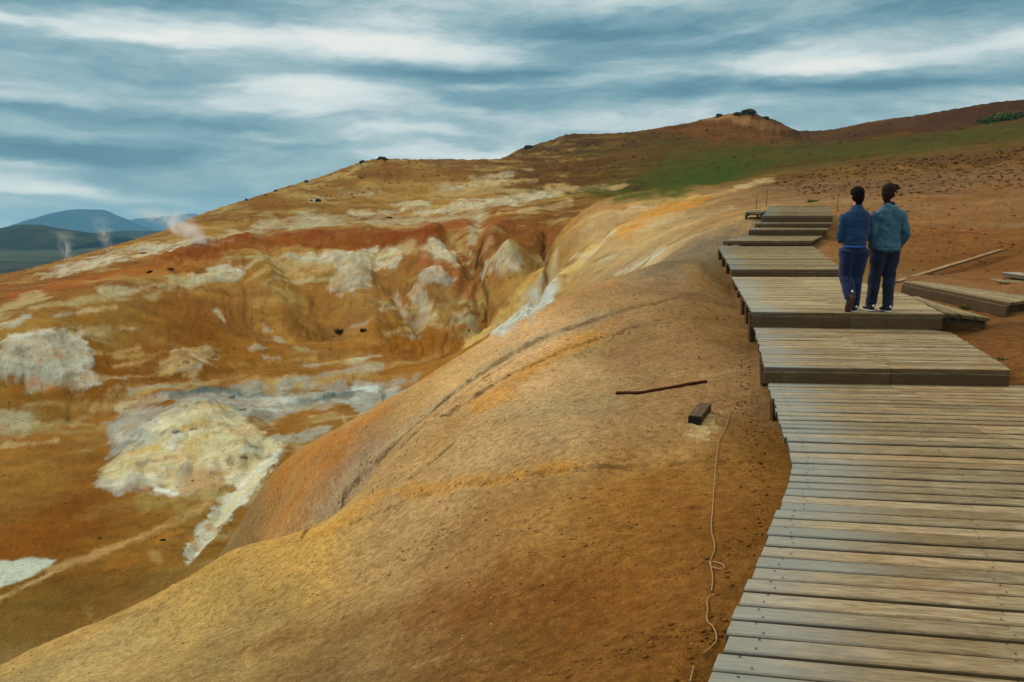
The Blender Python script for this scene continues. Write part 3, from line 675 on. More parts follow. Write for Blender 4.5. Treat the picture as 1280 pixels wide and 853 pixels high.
# crusts are never one colour: grey fumarole mud, ochre seepage, bleached streaks
crw = np.clip(CR*1.4, 0, 1)*sstep(BB, math.log(14), math.log(22))
veil((132, 132, 116), (2.2, 2.2, 1.1), 5, 121, .02, .44, .68, crw)
veil((164, 124, 66), (2.6, 2.4, 1.2), 5, 122, .08, .46, .62, crw)
veil((206, 202, 184), (1.8, 1.8, .9), 5, 123, .12, .5, .5, crw)
veil((92, 84, 66), (1.0, 1.0, .5), 5, 124, .20, .52, .6, crw)
GZ += CR*np.exp(BB)*(.0022*fbm(AA*44, BB*16, 3, 91)+.0004*fbm(AA*110, BB*40, 2, 92))*sstep(BB, math.log(14), math.log(25))
ALB = np.clip(ALB, .004, .85).astype(np.float32)
def make_sheet(name, X, Y, Z, mat):
    nr, nc = X.shape; me = bpy.data.meshes.new(name)
    idx = np.arange(nr*nc, dtype=np.int32).reshape(nr, nc)
    q = np.stack([idx[:-1, :-1], idx[:-1, 1:], idx[1:, 1:], idx[1:, :-1]], -1).reshape(-1, 4)
    me.vertices.add(nr*nc); me.vertices.foreach_set('co', np.stack([X, Y, Z], -1).astype(np.float32).ravel())
    me.loops.add(q.size); me.loops.foreach_set('vertex_index', q.ravel())
    me.polygons.add(len(q)); me.polygons.foreach_set('loop_start', np.arange(0, q.size, 4, dtype=np.int32))
    me.polygons.foreach_set('loop_total', np.full(len(q), 4, np.int32))
    me.update(); me.polygons.foreach_set('use_smooth', np.ones(len(q), bool))
    me.materials.append(mat)
    o = bpy.data.objects.new(name, me); COL.objects.link(o); return o
def new_mat(name):
    m = bpy.data.materials.new(name); m.use_nodes = True; return m, Nodes(m.node_tree)

gm, N = new_mat('geothermal_clay')
pos = N.n('ShaderNodeNewGeometry').outputs['Position']
alb = N.n('ShaderNodeAttribute', attribute_name='clay'); crs = N.n('ShaderNodeAttribute', attribute_name='crust').outputs['Fac']; grs = N.n('ShaderNodeAttribute', attribute_name='grass').outputs['Fac']
nrm = N.n('ShaderNodeAttribute', attribute_name='near').outputs['Fac']
n_big = N.noise(pos, .35, 5, .6); n_mid = N.noise(pos, 2.2, 6, .62); n_fin = N.noise(pos, 14, 6, .66); n_grn = N.noise(pos, 75, 3, .7)
flat = N.mapping(pos, scale=(1, 1, 3.0))
v = N.m('MULTIPLY', N.lin(n_big, .25, .75, .86, 1.14), N.lin(n_mid, .25, .75, .84, 1.16))
v = N.m('MULTIPLY', v, N.lin(n_fin,   .34, .66, .72, 1.28))
v = N.m('MULTIPLY', v, N.lin(N.m('MULTIPLY', N.m('SUBTRACT', n_grn, .5), nrm), -.22, .22, .62, 1.38))
c = N.mix(1.0, alb.outputs['Color'], N.xyz(v, v, v), 'MULTIPLY')
# crumbs: darker and paler flecks a few centimetres across
cr1 = N.noise(pos, 24, 3, .6); cr2 = N.noise(N.mapping(pos, loc=(9, 4, 2)), 40, 3, .6)
c = N.mix(N.m('MULTIPLY', nrm, N.step(cr1, .56, .66, 0, .38)), c, rgb(84, 54, 24))
c = N.mix(N.m('MULTIPLY', nrm, N.m('MULTIPLY', N.step(cr2, .62, .74, 0, .36), N.step(N.noise(pos, 1.7, 4, .6), .42, .64))), c, rgb(206, 172, 118))
# sparse pale and dark grit
vor = N.n('ShaderNodeTexVoronoi', feature='F1', i_Vector=pos, i_Scale=26.0)
vcol = N.n('ShaderNodeSeparateColor', i_0=vor.outputs['Color'])
grit = N.m('MULTIPLY', N.m('LESS_THAN', vor.outputs['Distance'], N.lin(vcol.outputs[0], 0, 1, .05, .26)), N.m('GREATER_THAN', vcol.outputs[1], .80))
patchy = N.step(N.noise(pos, 1.1, 4, .6), .46, .62)
grit = N.m('MULTIPLY', N.m('MULTIPLY', grit, nrm), patchy)
tone = N.mix(N.m('GREATER_THAN', vcol.outputs[2], .62), rgb(92, 56, 28), rgb(196, 158, 104))
c = N.mix(N.m('MULTIPLY', grit, .75), c, tone)
# crust: fractured sinter, grey seams and sulphur tints
seam = N.noise(pos, .8, 6, .6, .15)
seam2 = N.noise(N.mapping(pos, loc=(31, 5, 2)), 2.6, 6, .6, .1)
c = N.mix(N.m('MULTIPLY', crs, N.step(seam, .54, .68, 0, .6)), c, rgb(140, 122, 90))
c = N.mix(N.m('MULTIPLY', crs, N.step(seam2, .60, .72, 0, .6)), c, rgb(112, 112, 104))
c = N.mix(N.m('MULTIPLY', crs, N.step(N.noise(N.mapping(pos, loc=(3, 50, 9)), .6, 5, .6), .56, .7, 0, .32)), c, rgb(184, 146, 84))
# grass tint breakup
gn = N.noise(pos, .5, 7, .7)
c = N.mix(N.m('MULTIPLY', grs, N.step(gn, .50, .64, 0, .55)), c, rgb(82, 70, 16))
h = N.m('ADD', N.m('MULTIPLY', n_mid, .055), N.m('MULTIPLY', n_fin, .010))
h = N.m('ADD', h, N.m('MULTIPLY', N.m('MULTIPLY', n_grn, nrm), .0035))
h = N.m('ADD', h, N.m('MULTIPLY', grit, .006))
h = N.m('ADD', h, N.m('MULTIPLY', nrm, N.m('ADD', N.m('MULTIPLY', cr1, .008), N.m('MULTIPLY', cr2, .006))))
h = N.m('ADD', h, N.m('MULTIPLY', crs, N.m('MULTIPLY', N.m('ADD', seam, N.m('MULTIPLY', seam2, .5)), .12)))
h = N.m('ADD', h, N.m('MULTIPLY', n_big, .10))
bm_ = N.n('ShaderNodeBump', i_Strength=.85, i_Distance=1.0, i_Height=h)
bs = N.n('ShaderNodeBsdfPrincipled', i_Base_Color=c, i_Roughness=.92, i_Normal=bm_.outputs[0])
bs.inputs['Specular IOR Level'].default_value = .02
N.n('ShaderNodeOutputMaterial', i_Surface=bs.outputs[0])

# ---- plan of the boardwalk: for each platform its left and right edges, front to back
V3 = lambda x, y, z: Vector((x, y, z))
DECKS = {
 'lower': dict(L=[V3(-.45, .30, -1.45), V3(.63, 2.36, -1.45), V3(1.57, 4.34, -1.45), V3(1.72, 4.72, -1.45), V3(1.82, 5.07, -1.45), V3(2.40, 7.32, -1.45)],
               R=[V3(2.35, -.30, -1.45), V3(3.50, 1.74, -1.45), V3(4.45, 3.72, -1.45), V3(4.62, 4.16, -1.45), V3(4.72, 4.60, -1.45), V3(5.15, 7.13, -1.45)]),
 'second': dict(L=[V3(2.335, 7.26, -1.30), V3(3.13, 10.2, -1.30)], R=[V3(4.51, 7.09, -1.30), V3(5.34, 9.62, -1.30), V3(5.2, 9.92, -1.30)]),
 'third': dict(L=[V3(3.06, 10.09, -1.10), V3(4.72, 17.15, -1.10)], R=[V3(5.36, 9.84, -1.10), V3(6.26, 12.6, -1.10), V3(7.0, 17.05, -1.10)]),
 'fourth': dict(L=[V3(4.68, 17.0, -.945), V3(5.66, 22.05, -.59)], R=[V3(7.02, 16.9, -.945), V3(8.25, 22.0, -.59)]),
}
for nm_, d_ in DECKS.items():
    L_, R_ = d_['L'], d_['R']
    poly = [(p.x, p.y) for p in L_]+[(p.x, p.y) for p in reversed(R_)]
    ys = [p[1] for p in poly]
    j0, j1 = np.searchsorted(lnv, [math.log(max(min(ys)-1.0, -1.5)+APEX), math.log(max(ys)+1.0+APEX)])
    W_ = slice(j0, j1+1), slice(0, NC)
    ins = inside(GX[W_], GY[W_], poly); sd = np.where(ins, 0, dist_open(GX[W_].astype(np.float32), GY[W_].astype(np.float32), poly+poly[:1]))
    zz = L_[0].z+(L_[-1].z-L_[0].z)*np.clip((GY[W_]-L_[0].y)/(L_[-1].y-L_[0].y), 0, 1)
    # the soil lies just under the boards on the uphill side and further down on the valley side
    lx = np.interp(GY[W_], [p.y for p in L_], [p.x for p in L_]); rx = np.interp(GY[W_], sorted(p.y for p in R_), [p.x for p in sorted(R_, key=lambda p: p.y)])
    q = np.clip((GX[W_]-lx)/(rx-lx), -.2, 1)
    cap = zz-.34+.27*q
    GZ[W_] -= np.maximum(GZ[W_]-cap, 0)*(1-sstep(sd, -.25, .75))

ground = make_sheet('ground', GX, GY, GZ, gm)
ground['kind'] = 'structure'
at_ = ground.data.attributes.new('clay', 'FLOAT_COLOR', 'POINT')
at_.data.foreach_set('color', np.concatenate([ALB, np.ones(A2.shape+(1,), np.float32)], -1).ravel())
for nm, arr in (('crust', CR), ('grass', GR), ('near', (1-sstep(BB, math.log(15), math.log(40))).astype(np.float32))):
    ground.data.attributes.new(nm, 'FLOAT', 'POINT').data.foreach_set('value', arr.astype(np.float32).ravel())

# ---------------------------------------------------------------- helpers for built things
def link(name, bm, mat, parent=None, smooth=False):
    bmesh.ops.recalc_face_normals(bm, faces=bm.faces)
    me = bpy.data.meshes.new(name); bm.to_mesh(me); bm.free()
    if smooth:
        for p in me.polygons: p.use_smooth = True
    for m in (mat if isinstance(mat, (list, tuple)) else [mat]): me.materials.append(m)
    o = bpy.data.objects.new(name, me); COL.objects.link(o)
    if parent: o.parent = parent
    return o
def thing(name, label, cat, loc=(0, 0, 0), rz=0.0, group=None):
    o = bpy.data.objects.new(name, None); COL.objects.link(o)
    o.empty_display_size = .2; o.location = loc; o.rotation_euler = (0, 0, rz)
    return tag(o, label, cat, group)
def tag(o, label, cat, group=None, kind=None):
    o['label'] = label; o['category'] = cat
    if group: o['group'] = group
    if kind: o['kind'] = kind
    return o
def stuff(o, label, cat): return tag(o, label, cat, None, 'stuff')
def gz(x, y): return float(ground_z(np.array(x), np.array(y)))
def along(pts, s):
    """point at fraction s of a polyline"""
    L_ = [0]
    for a, b in zip(pts[:-1], pts[1:]): L_.append(L_[-1]+(b-a).length)
    t = s*L_[-1]
    for k in range(len(pts)-1):
        if t <= L_[k+1] or k == len(pts)-2:
            return pts[k].lerp(pts[k+1], (t-L_[k])/(L_[k+1]-L_[k]))

def board(bm, a, b, w, t, rnd, seg=6, edge_len=None, cham=.005, ea=None, eb=None):
    """a sawn board from a to b (centres of its top face), with eased top edges, slightly bowed; carries grain co-ordinates"""
    gl = bm.verts.layers.float_vector.get('grain') or bm.verts.layers.float_vector.new('grain')
    tl = bm.verts.layers.float_vector.get('tone') or bm.verts.layers.float_vector.new('tone')
    ax = b-a; ln = ax.length; ax.normalize()
    up = Vector((0, 0, 1)); side = up.cross(ax)
    if side.length < 1e-3: side = Vector((1, 0, 0))
    side.normalize(); up = ax.cross(side)
    off = rnd.uniform(0, 50); tone = rnd.random(); tone2 = rnd.random()
    bow = rnd.uniform(-.004, .004); crook = rnd.uniform(-.006, .006); twist = rnd.uniform(-.025, .025)
    prof = [(-w/2, -cham), (-w/2+cham, 0), (w/2-cham, 0), (w/2, -cham), (w/2, -t), (-w/2, -t)]
    # ends sawn along the edge of the deck
    ska = max(-1.3, min(1.3, ea.dot(ax)/ea.dot(side))) if ea is not None and abs(ea.dot(side)) > .2 else 0
    skb = max(-1.3, min(1.3, eb.dot(ax)/eb.dot(side))) if eb is not None and abs(eb.dot(side)) > .2 else 0
    rings = []
    for i in range(seg+1):
        f = i/seg; q = 4*f*(1-f); c = a+ax*(ln*f)+up*(bow*q)+side*(crook*q)
        r = []
        for px, pz in prof:
            pz2 = pz+px*twist*(f-.5)*2
            v = bm.verts.new(c+side*px+up*pz2+ax*px*(ska*(1-f)+skb*f))
            v[gl] = (ln*f+off, px+tone2*9, pz); v[tl] = (tone, ln*f if edge_len is None else edge_len+ln*f, tone2)
            r.append(v)
        rings.append(r)
    n = len(prof)
    for r0, r1 in zip(rings[:-1], rings[1:]):
        for k in range(n): bm.faces.new((r0[k], r0[(k+1) % n], r1[(k+1) % n], r1[k]))
    bm.faces.new(rings[0]); bm.faces.new(rings[-1][::-1])

def wood(name, base, dark, pale, wear=.5, fringe=True):
    m, N = new_mat(name)
    g = N.n('ShaderNodeAttribute', attribute_name='grain').outputs['Vector']
    tn = N.n('ShaderNodeSeparateXYZ', i_0=N.n('ShaderNodeAttribute', attribute_name='tone').outputs['Vector'])
    g1 = N.noise(N.mapping(g, scale=(2.6, 26, 26)), 2.2, 7, .68, .4)
    g2 = N.noise(N.mapping(g, scale=(6, 100, 60)), 3.0, 4, .7)
    blotch = N.noise(N.mapping(g, scale=(1, 2.5, 1)), 3.0, 5, .6)
    pos = N.n('ShaderNodeNewGeometry').outputs['Position']
    dirt = N.noise(pos, 1.6, 6, .65)
    c = N.mix(N.step(g1, .34, .66), rgb(*dark), rgb(*base))
    c = N.mix(N.step(g2, .50, .66, 0, .62), c, rgb(*[k*.55 for k in dark]))
    c = N.mix(N.step(blotch, .52, .72, 0, .55), c, rgb(*pale))
    tv = N.lin(tn.outputs[0], 0, 1, .64, 1.16)
    c = N.mix(1.0, c, N.xyz(tv, N.m('MULTIPLY', tv, N.lin(tn.outputs[2], 0, 1, .97, 1.03)), N.m('MULTIPLY', tv, N.lin(tn.outputs[2], 0, 1, .88, 1.08))), 'MULTIPLY')
    if fringe:   # boards turn bluish grey towards the left end
        e = N.m('ADD', N.m('ADD', tn.outputs[1], N.m('MULTIPLY', N.m('SUBTRACT', tn.outputs[0], .5), .35)), N.m('MULTIPLY', N.m('SUBTRACT', g1, .5), .8))
        c = N.mix(N.step(e, .0, .60, .55, 0), c, rgb(134, 146, 148))
        c = N.mix(N.m('MULTIPLY', N.step(dirt, .44, .68, 0, wear), N.step(e, .3, 1.0)), c, rgb(122, 92, 58))
    else:
        c = N.mix(N.step(dirt, .5, .7, 0, wear), c, rgb(110, 84, 54))
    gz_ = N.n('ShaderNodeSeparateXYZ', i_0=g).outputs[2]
    c = N.mix(N.step(gz_, -.012, -.006, .75, 0), c, rgb(74, 56, 36))      # sawn sides, a darker brown that paints shade into the gaps
    kn = N.n('ShaderNodeTexVoronoi', feature='F1', i_Vector=N.mapping(g, scale=(1, 3.4, 1)), i_Scale=2.3)
    kc = N.n('ShaderNodeSeparateColor', i_0=kn.outputs['Color'])
    knot = N.m('MULTIPLY', N.step(kn.outputs['Distance'], .035, .085, 1, 0), N.m('GREATER_THAN', kc.outputs[0], .72))
    c = N.mix(N.m('MULTIPLY', knot, .7), c, rgb(70, 48, 30))
    h = N.m('ADD', N.m('MULTIPLY', g1, .004), N.m('MULTIPLY', g2, .0025))
    b = N.n('ShaderNodeBump', i_Strength=.7, i_Distance=1.0, i_Height=h)
    s = N.n('ShaderNodeBsdfPrincipled', i_Base_Color=c, i_Roughness=.92, i_Normal=b.outputs[0])
    s.inputs['Specular IOR Level'].default_value = .08
    N.n('ShaderNodeOutputMaterial', i_Surface=s.outputs[0])
    return m
def plain(name, col, rough=.8, var=.18, scale=18.0, bump=.003, spec=.3):
    m, N = new_mat(name)
    pos = N.n('ShaderNodeTexCoord').outputs['Object']
    n1 = N.noise(pos, scale, 5, .6)
    k = N.lin(n1, .25, .75, 1-var, 1+var)
    c = N.mix(1.0, rgb(*col), N.xyz(k, k, k), 'MULTIPLY')
    b = N.n('ShaderNodeBump', i_Strength=.6, i_Distance=1.0, i_Height=N.m('MULTIPLY', n1, bump))
    s = N.n('ShaderNodeBsdfPrincipled', i_Base_Color=c, i_Roughness=rough, i_Normal=b.outputs[0])
    s.inputs['Specular IOR Level'].default_value = spec
    N.n('ShaderNodeOutputMaterial', i_Surface=s.outputs[0]); return m

M_DECK = wood('weathered_decking', (158, 143, 115), (117, 101, 77), (176, 164, 139), .42)
M_FAR = wood('pale_decking', (176, 161, 128), (138, 122, 93), (190, 178, 149), .26)
M_PALE = wood('pale_side_boards', (154, 140, 110), (116, 102, 76), (168, 156, 130), .35, False)
M_GREY = wood('grey_timber', (124, 115, 97), (82, 74, 60), (140, 133, 115), .3, False)
M_BROWN = wood('brown_timber', (126, 96, 64), (80, 56, 36), (146, 120, 88), .4, False)
M_POST = wood('post_timber', (112, 84, 60), (70, 50, 36), (140, 120, 96), .3, False)
M_NAIL = plain('rusty_nail_heads', (48, 38, 30), .6)

def platform(label, L, R, pitch=.124, width=.102, thick=.045, rise=.14, posts=(), mat=None, joint=None, nails=False, seed=1, front_mat=None, group='platforms of the stepped boardwalk', skirt_drop=0.0, side=True):
    rnd = random.Random(seed)
    base = (L[0]+R[0])/2
    t = thing('boardwalk_platform', label, 'boardwalk', (base.x, base.y, base.z-.2), 0, group)
    T = Matrix.Translation(-t.location)
    bm = bmesh.new(); nb = bmesh.new()
    run = sum((b-a).length for a, b in zip(L[:-1], L[1:])); run2 = sum((b-a).length for a, b in zip(R[:-1], R[1:]))
    run = max((run+run2)/2*.985, pitch)
    # measure the run square to the boards
    ax = (R[0]-L[0]).normalized(); d0 = (L[-1]-L[0]); run = (d0-ax*d0.dot(ax)).length if d0.length > .3 else run
    n = max(1, round(run/pitch)); w = width*run/(n*pitch)
    for i in range(n):
        s = (i+.5)/n
        a, b = along(L, s), along(R, s)
        dr = (b-a).normalized()
        ta = (along(L, min(s+.5/n, 1))-along(L, max(s-.5/n, 0))).normalized(); tb = (along(R, min(s+.5/n, 1))-along(R, max(s-.5/n, 0))).normalized()
        a = a-dr*rnd.uniform(-.008, .016); b = b+dr*rnd.uniform(0, .02)
        dz = Vector((0, 0, rnd.uniform(-.005, .004)))
        if joint:
            f = joint(s)+rnd.choice((-.03, 0, 0, .03))+rnd.uniform(-.004, .004)
            mid = a.lerp(b, f); sk = dr.cross(Vector((0, 0, 1)))*rnd.uniform(-.006, .006)
            board(bm, a+dz, mid-dr*.002+dz, w, thick, rnd, 6, 0, ea=ta)
            board(bm, mid+dr*.003+dz+sk, b+dz+sk, w, thick, rnd, 6, (mid-a).length+.6, eb=tb)
        else:
            board(bm, a+dz, b+dz, w, thick, rnd, 6, 0, ea=ta, eb=tb)
        if nails and (b-a).length > .5:
            sd_ = dr.cross(Vector((0, 0, 1))).normalized()
            for dd in (.10, .95, 1.75):
                for q in (-.32, .30):
                    p = a+dr*(dd+rnd.uniform(-.02, .02))+sd_*(w*q+rnd.uniform(-.008, .008))+dz
                    bmesh.ops.create_circle(nb, cap_ends=True, segments=7, radius=.0048, matrix=Matrix.Translation(p+Vector((0, 0, .0035))))
    bmesh.ops.transform(bm, matrix=T, verts=bm.verts)
    dk = link('decking', bm, mat or M_DECK, t)
    if nails:
        bmesh.ops.transform(nb, matrix=T, verts=nb.verts); nl = link('nails', nb, M_NAIL, t); nl['kind'] = 'stuff'
    else: nb.free()
    # joists under the boards
    for inset in ((.06, .5, .94) if (R[0]-L[0]).length > 1.2 else (.08, .92)):
        jb = bmesh.new(); pts = [l.lerp(r, inset) for l, r in zip([along(L, k/5) for k in range(6)], [along(R, k/5) for k in range(6)])]
        for a, b in zip(pts[:-1], pts[1:]):
            board(jb, a-Vector((0, 0, thick+.004)), b-Vector((0, 0, thick+.004)), .048, .10, rnd, 1)
        bmesh.ops.transform(jb, matrix=T, verts=jb.verts); link('joist', jb, M_GREY, t)
    if rise:
        rb = bmesh.new(); dr = (R[0]-L[0]).normalized(); sd_ = dr.cross(Vector((0, 0, 1))).normalized()
        f0 = L[0]+sd_*-.0; off = -dr.cross(Vector((0, 0, 1))).normalized()*-.006
        z0 = Vector((0, 0, thick+.003))
        hb = rise-thick
        # front board on edge, a few mm behind the nose of the first plank
        nrm_ = Vector((dr.y, -dr.x, 0))
        a = L[0]-z0+nrm_*-.02; b = R[0]-z0+nrm_*-.02
        cuts = [0, .52, 1]
        for k in range(2):
            board(rb, a.lerp(b, cuts[k])+dr*.003, a.lerp(b, cuts[k+1])-dr*.003, .04, hb, rnd, 4)
        bmesh.ops.transform(rb, matrix=T, verts=rb.verts); link('front_board', rb, front_mat or M_GREY, t)
    for (x, y, sz) in posts:
        zt = along(L, min(max((y-L[0].y)/(L[-1].y-L[0].y), 0), 1)).z-thick-.006
        zb = gz(x, y)-.12
        pb = bmesh.new(); board(pb, Vector((x, y, zt)), Vector((x+rnd.uniform(-.02, .02), y, zb)), sz, sz*.8, rnd, 3)
        bmesh.ops.transform(pb, matrix=T, verts=pb.verts); link('post', pb, M_POST, t)
    return t

D = DECKS
def on_left(name, s, inset):
    a, b = along(D[name]['L'], s), along(D[name]['R'], s); p = a+(b-a).normalized()*inset; return p.x, p.y
platform('wide lowest boardwalk platform of weathered brown planks in the foreground', D['lower']['L'], D['lower']['R'], rise=0, nails=True, seed=3,
         joint=lambda s: .42+.16*math.sin(s*2.6)-.12*s,
         posts=[(*on_left('lower', .74, .10), .085), (*on_left('lower', .86, .09), .085), (*on_left('lower', .97, .08), .08), (*on_left('lower', .52, .16), .085)])
platform('second boardwalk platform up, with a splayed right edge and grey front board', D['second']['L'], D['second']['R'], rise=.155, nails=False, seed=4,
         joint=lambda s: .52-.1*s, posts=[(*on_left('second', .25, .06), .08), (*on_left('second', .6, .06), .08), (*on_left('second', .93, .06), .08)])
platform('long boardwalk platform carrying the two walking people', D['third']['L'], D['third']['R'], rise=.19, seed=5, mat=M_FAR,
         joint=lambda s: .45+.1*s, posts=[(*on_left('third', k, .06), .09) for k in (.06, .2, .35, .55, .75, .95)])
platform('pale narrow boardwalk platform climbing beyond the people', D['fourth']['L'], D['fourth']['R'], rise=.17, seed=6, mat=M_FAR,
         posts=[(*on_left('fourth', k, .06), .09) for k in (.05, .3, .6, .9)])
# steps and landing at the top
def step_pts(u0, u1, v0, y0, u2, u3, v1, y1):
    return [at(u0, v0, y0), at(u2, v1, y1)], [at(u1, v0, y0), at(u3, v1, y1)]
L, R = step_pts(904, 1015, 301, 22.1, 936, 1028, 294.8, 23.9)
platform('thin wooden step slab just above the pale platform', L, R, rise=.12, seed=7, mat=M_FAR, group='steps below the top landing')
L, R = step_pts(936, 1034, 287, 23.85, 940, 1036, 285, 24.7)
platform('low grey wooden step below the double riser', L, R, rise=.17, seed=8, mat=M_FAR, group='steps below the top landing')
L, R = step_pts(944, 1039, 279.5, 24.55, 946, 1040, 278, 25.0)
platform('narrow grey step tread under the tall plank riser', L, R, rise=.12, seed=9, mat=M_FAR, group='steps below the top landing')
L, R = step_pts(953, 1041, 270, 25.3, 962, 1034, 258, 30.0)
platform('topmost boardwalk landing on the slope, pale boards', L, R, rise=.22, seed=10, mat=M_FAR, posts=[(L[0].x+.1, L[0].y+.2, .09)])
L, R = step_pts(932, 952.5, 265.5, 25.9, 936, 957, 263.2, 27.2)
platform('short side walkway stub with dark underside, left of the top landing', L, R, rise=.10, seed=11, mat=M_FAR, posts=[(L[0].x+.08, L[0].y+.1, .08), (R[0].x-.08, R[0].y+.1, .08)], group='side walkways')
# wedge of diagonal boards beside the people, and the side walkways on the right
zt = -1.092
A_, B_, C_, D_ = V3(5.40, 9.86, zt), onz(1240, 397.5, zt), onz(1140, 371, zt), onz(1128, 368.5, zt)
platform('wedge of diagonal boards fanning out to the right of the people', [A_, B_], [D_+Vector((.06, -.3, 0)), C_], pitch=.15, rise=0, seed=12, mat=M_PALE, group='side walkways')
E_, F_ = at(1262, 378.5, 10.3), at(1130, 352, 13.0)
G_, H_ = at(1300, 373.5, 10.9), at(1152, 352.5, 13.35)
platform('low grey side walkway running out of the picture right of the wedge', [E_, E_+(G_-E_)*1.15], [F_, H_+(H_-F_)*.35], pitch=.13, rise=.19, seed=13, mat=M_PALE, front_mat=M_GREY, group='side walkways')
p0 = at(1254, 353.2, 13.2)
platform('upper side walkway end at the right edge of the picture', [p0, p0+Vector((.35, 1.0, .0))], [p0+Vector((1.6, -.25, -.0)), p0+Vector((1.9, .8, 0))], pitch=.145, rise=.2, seed=14, mat=M_PALE, group='side walkways')

# ---------------------------------------------------------------- the two people
def tube(bm, pts, n=14):
    """pts: (x, y, z, half width across, half depth); rings square to the path"""
    P_ = [Vector(p[:3]) for p in pts]; rings = []
    for i, p in enumerate(pts):
        d = (P_[min(i+1, len(P_)-1)]-P_[max(i-1, 0)]).normalized()
        sx = Vector((1, 0, 0)); sx = (sx-d*sx.dot(d))
        if sx.length < .2: sx = Vector((0, 1, 0)); sx = sx-d*sx.dot(d)
        sx.normalize(); sy = d.cross(sx)
        rings.append([bm.verts.new(P_[i]+sx*(p[3]*math.cos(2*math.pi*k/n))+sy*(p[4]*math.sin(2*math.pi*k/n))) for k in range(n)])
    for a, b in zip(rings[:-1], rings[1:]):
        for k in range(n): bm.faces.new((a[k], a[(k+1) % n], b[(k+1) % n], b[k]))
    for r, i, o in ((rings[0], 0, 1), (rings[-1], -1, -2)):
        c = bm.verts.new(P_[i]+(P_[i]-P_[o]).normalized()*min(pts[i][3], pts[i][4])*.55)
        for k in range(n): bm.faces.new((r[k], r[(k+1) % n], c) if i else (r[(k+1) % n], r[k], c))
def blobm(bm, c, r, rot=None):
    M = Matrix.Translation(Vector(c)) @ (rot or Matrix()) @ Matrix.Diagonal((*r, 1))
    bmesh.ops.create_uvsphere(bm, u_segments=20, v_segments=14, radius=1, matrix=M)
def fuse(name, bm, mat, parent, voxel=.012, smooth=6, wrinkle=None):
    """grow the overlapping forms into one continuous skin"""
    bmesh.ops.recalc_face_normals(bm, faces=bm.faces)
    me = bpy.data.meshes.new(name); bm.to_mesh(me); bm.free()
    o = bpy.data.objects.new(name, me); COL.objects.link(o)
    r = o.modifiers.new('r', 'REMESH'); r.mode = 'VOXEL'; r.voxel_size = voxel
    s = o.modifiers.new('s', 'SMOOTH'); s.factor = .5; s.iterations = smooth
    dg = bpy.context.evaluated_depsgraph_get()
    me2 = bpy.data.meshes.new_from_object(o.evaluated_get(dg)); o.modifiers.clear(); o.data = me2; bpy.data.meshes.remove(me)
    me2.name = name
    n = len(me2.vertices); co = np.empty(n*3, np.float32); me2.vertices.foreach_get('co', co); co = co.reshape(-1, 3)
    if wrinkle:
        no = np.empty(n*3, np.float32); me2.vertex_normals.foreach_get('vector', no); no = no.reshape(-1, 3)
        co = co+no*wrinkle(co[:, 0], co[:, 1], co[:, 2])[:, None]
        me2.vertices.foreach_set('co', co.astype(np.float32).ravel()); me2.update()
    me2.polygons.foreach_set('use_smooth', np.ones(len(me2.polygons), bool))
    me2.materials.clear(); me2.materials.append(mat)
    o.parent = parent; return o
def hand(bm, w, d, curl=.9, side=1):
    """palm, four unequal bent fingers and a thumb from the side of the palm, from wrist w along d"""
    d = Vector(d).normalized(); ac = d.cross(Vector((0, 0, 1)))
    if ac.length < .3: ac = Vector((0, 1, 0))
    ac = ac.normalized(); nn = ac.cross(d)
    w = Vector(w)
    def tp(ps): tube(bm, ps, 8)
    tp([(*(w-d*.02), .024, .018), (*(w+d*.03), .034, .017), (*(w+d*.075), .038, .015)])
    for k, (o, L_) in enumerate(((-.028, .066), (-.009, .076), (.010, .070), (.028, .054))):
        p = w+d*.07+ac*o; q = []; dirv = d.copy()
        q.append((*p, .0085, .0085))
        for j in range(3):
            dirv = (Matrix.Rotation(-side*curl*(.35+.35*j), 3, ac) @ dirv); p = p+dirv*L_*(.45, .32, .23)[j]
            q.append((*p, .0082-.0008*j, .0082-.0008*j))
        tp(q)
    p = w+d*.02-ac*.03
    tp([(*p, .011, .011), (*(p+d*.03-ac*.016+nn*-.01), .010, .010), (*(p+d*.058-ac*.016-nn*.02), .0085, .0085)])

def cloth(name, col, col2, rough=.85, weave=420, scale=9.0):
    m, N = new_mat(name)
    p = N.n('ShaderNodeTexCoord').outputs['Object']
    a = N.noise(p, scale, 5, .6); b = N.noise(p, weave, 2, .5)
    c = N.mix(N.step(a, .36, .66), rgb(*col), rgb(*col2))
    k = N.lin(b, .2, .8, .82, 1.18); c = N.mix(1.0, c, N.xyz(k, k, k), 'MULTIPLY')
    f = N.noise(N.mapping(p, scale=(1, 1, .45)), 13, 4, .55, .8)
    bu = N.n('ShaderNodeBump', i_Strength=.6, i_Distance=1.0, i_Height=N.m('ADD', N.m('MULTIPLY', f, .012), N.m('MULTIPLY', b, .0006)))
    s = N.n('ShaderNodeBsdfPrincipled', i_Base_Color=c, i_Roughness=rough, i_Normal=bu.outputs[0])
    s.inputs['Specular IOR Level'].default_value = .2; s.inputs['Sheen Weight'].default_value = .15
    N.n('ShaderNodeOutputMaterial', i_Surface=s.outputs[0]); return m
M_SKIN = plain('skin', (186, 128, 100), .55, .08, 30, .0006, .35)
M_HAIRD = plain('black_hair', (16, 12, 11), .85, .35, 70, .004, .08)
M_HAIRB = plain('brown_hair', (38, 23, 17), .8, .4, 70, .004, .1)
M_BLUE = cloth('blue_jersey', (10, 46, 80), (16, 56, 92))
M_TRACK = cloth('blue_tracksuit_trousers', (5, 24, 58), (8, 30, 68))
M_DENIM = cloth('teal_denim', (34, 74, 96), (58, 98, 116))
M_JEANS = cloth('dark_jeans', (8, 18, 34), (14, 32, 54))
M_COLLAR = plain('dark_collar', (14, 14, 20), .9)
M_SHOE = plain('black_shoe', (22, 22, 28), .6, .2, 30)
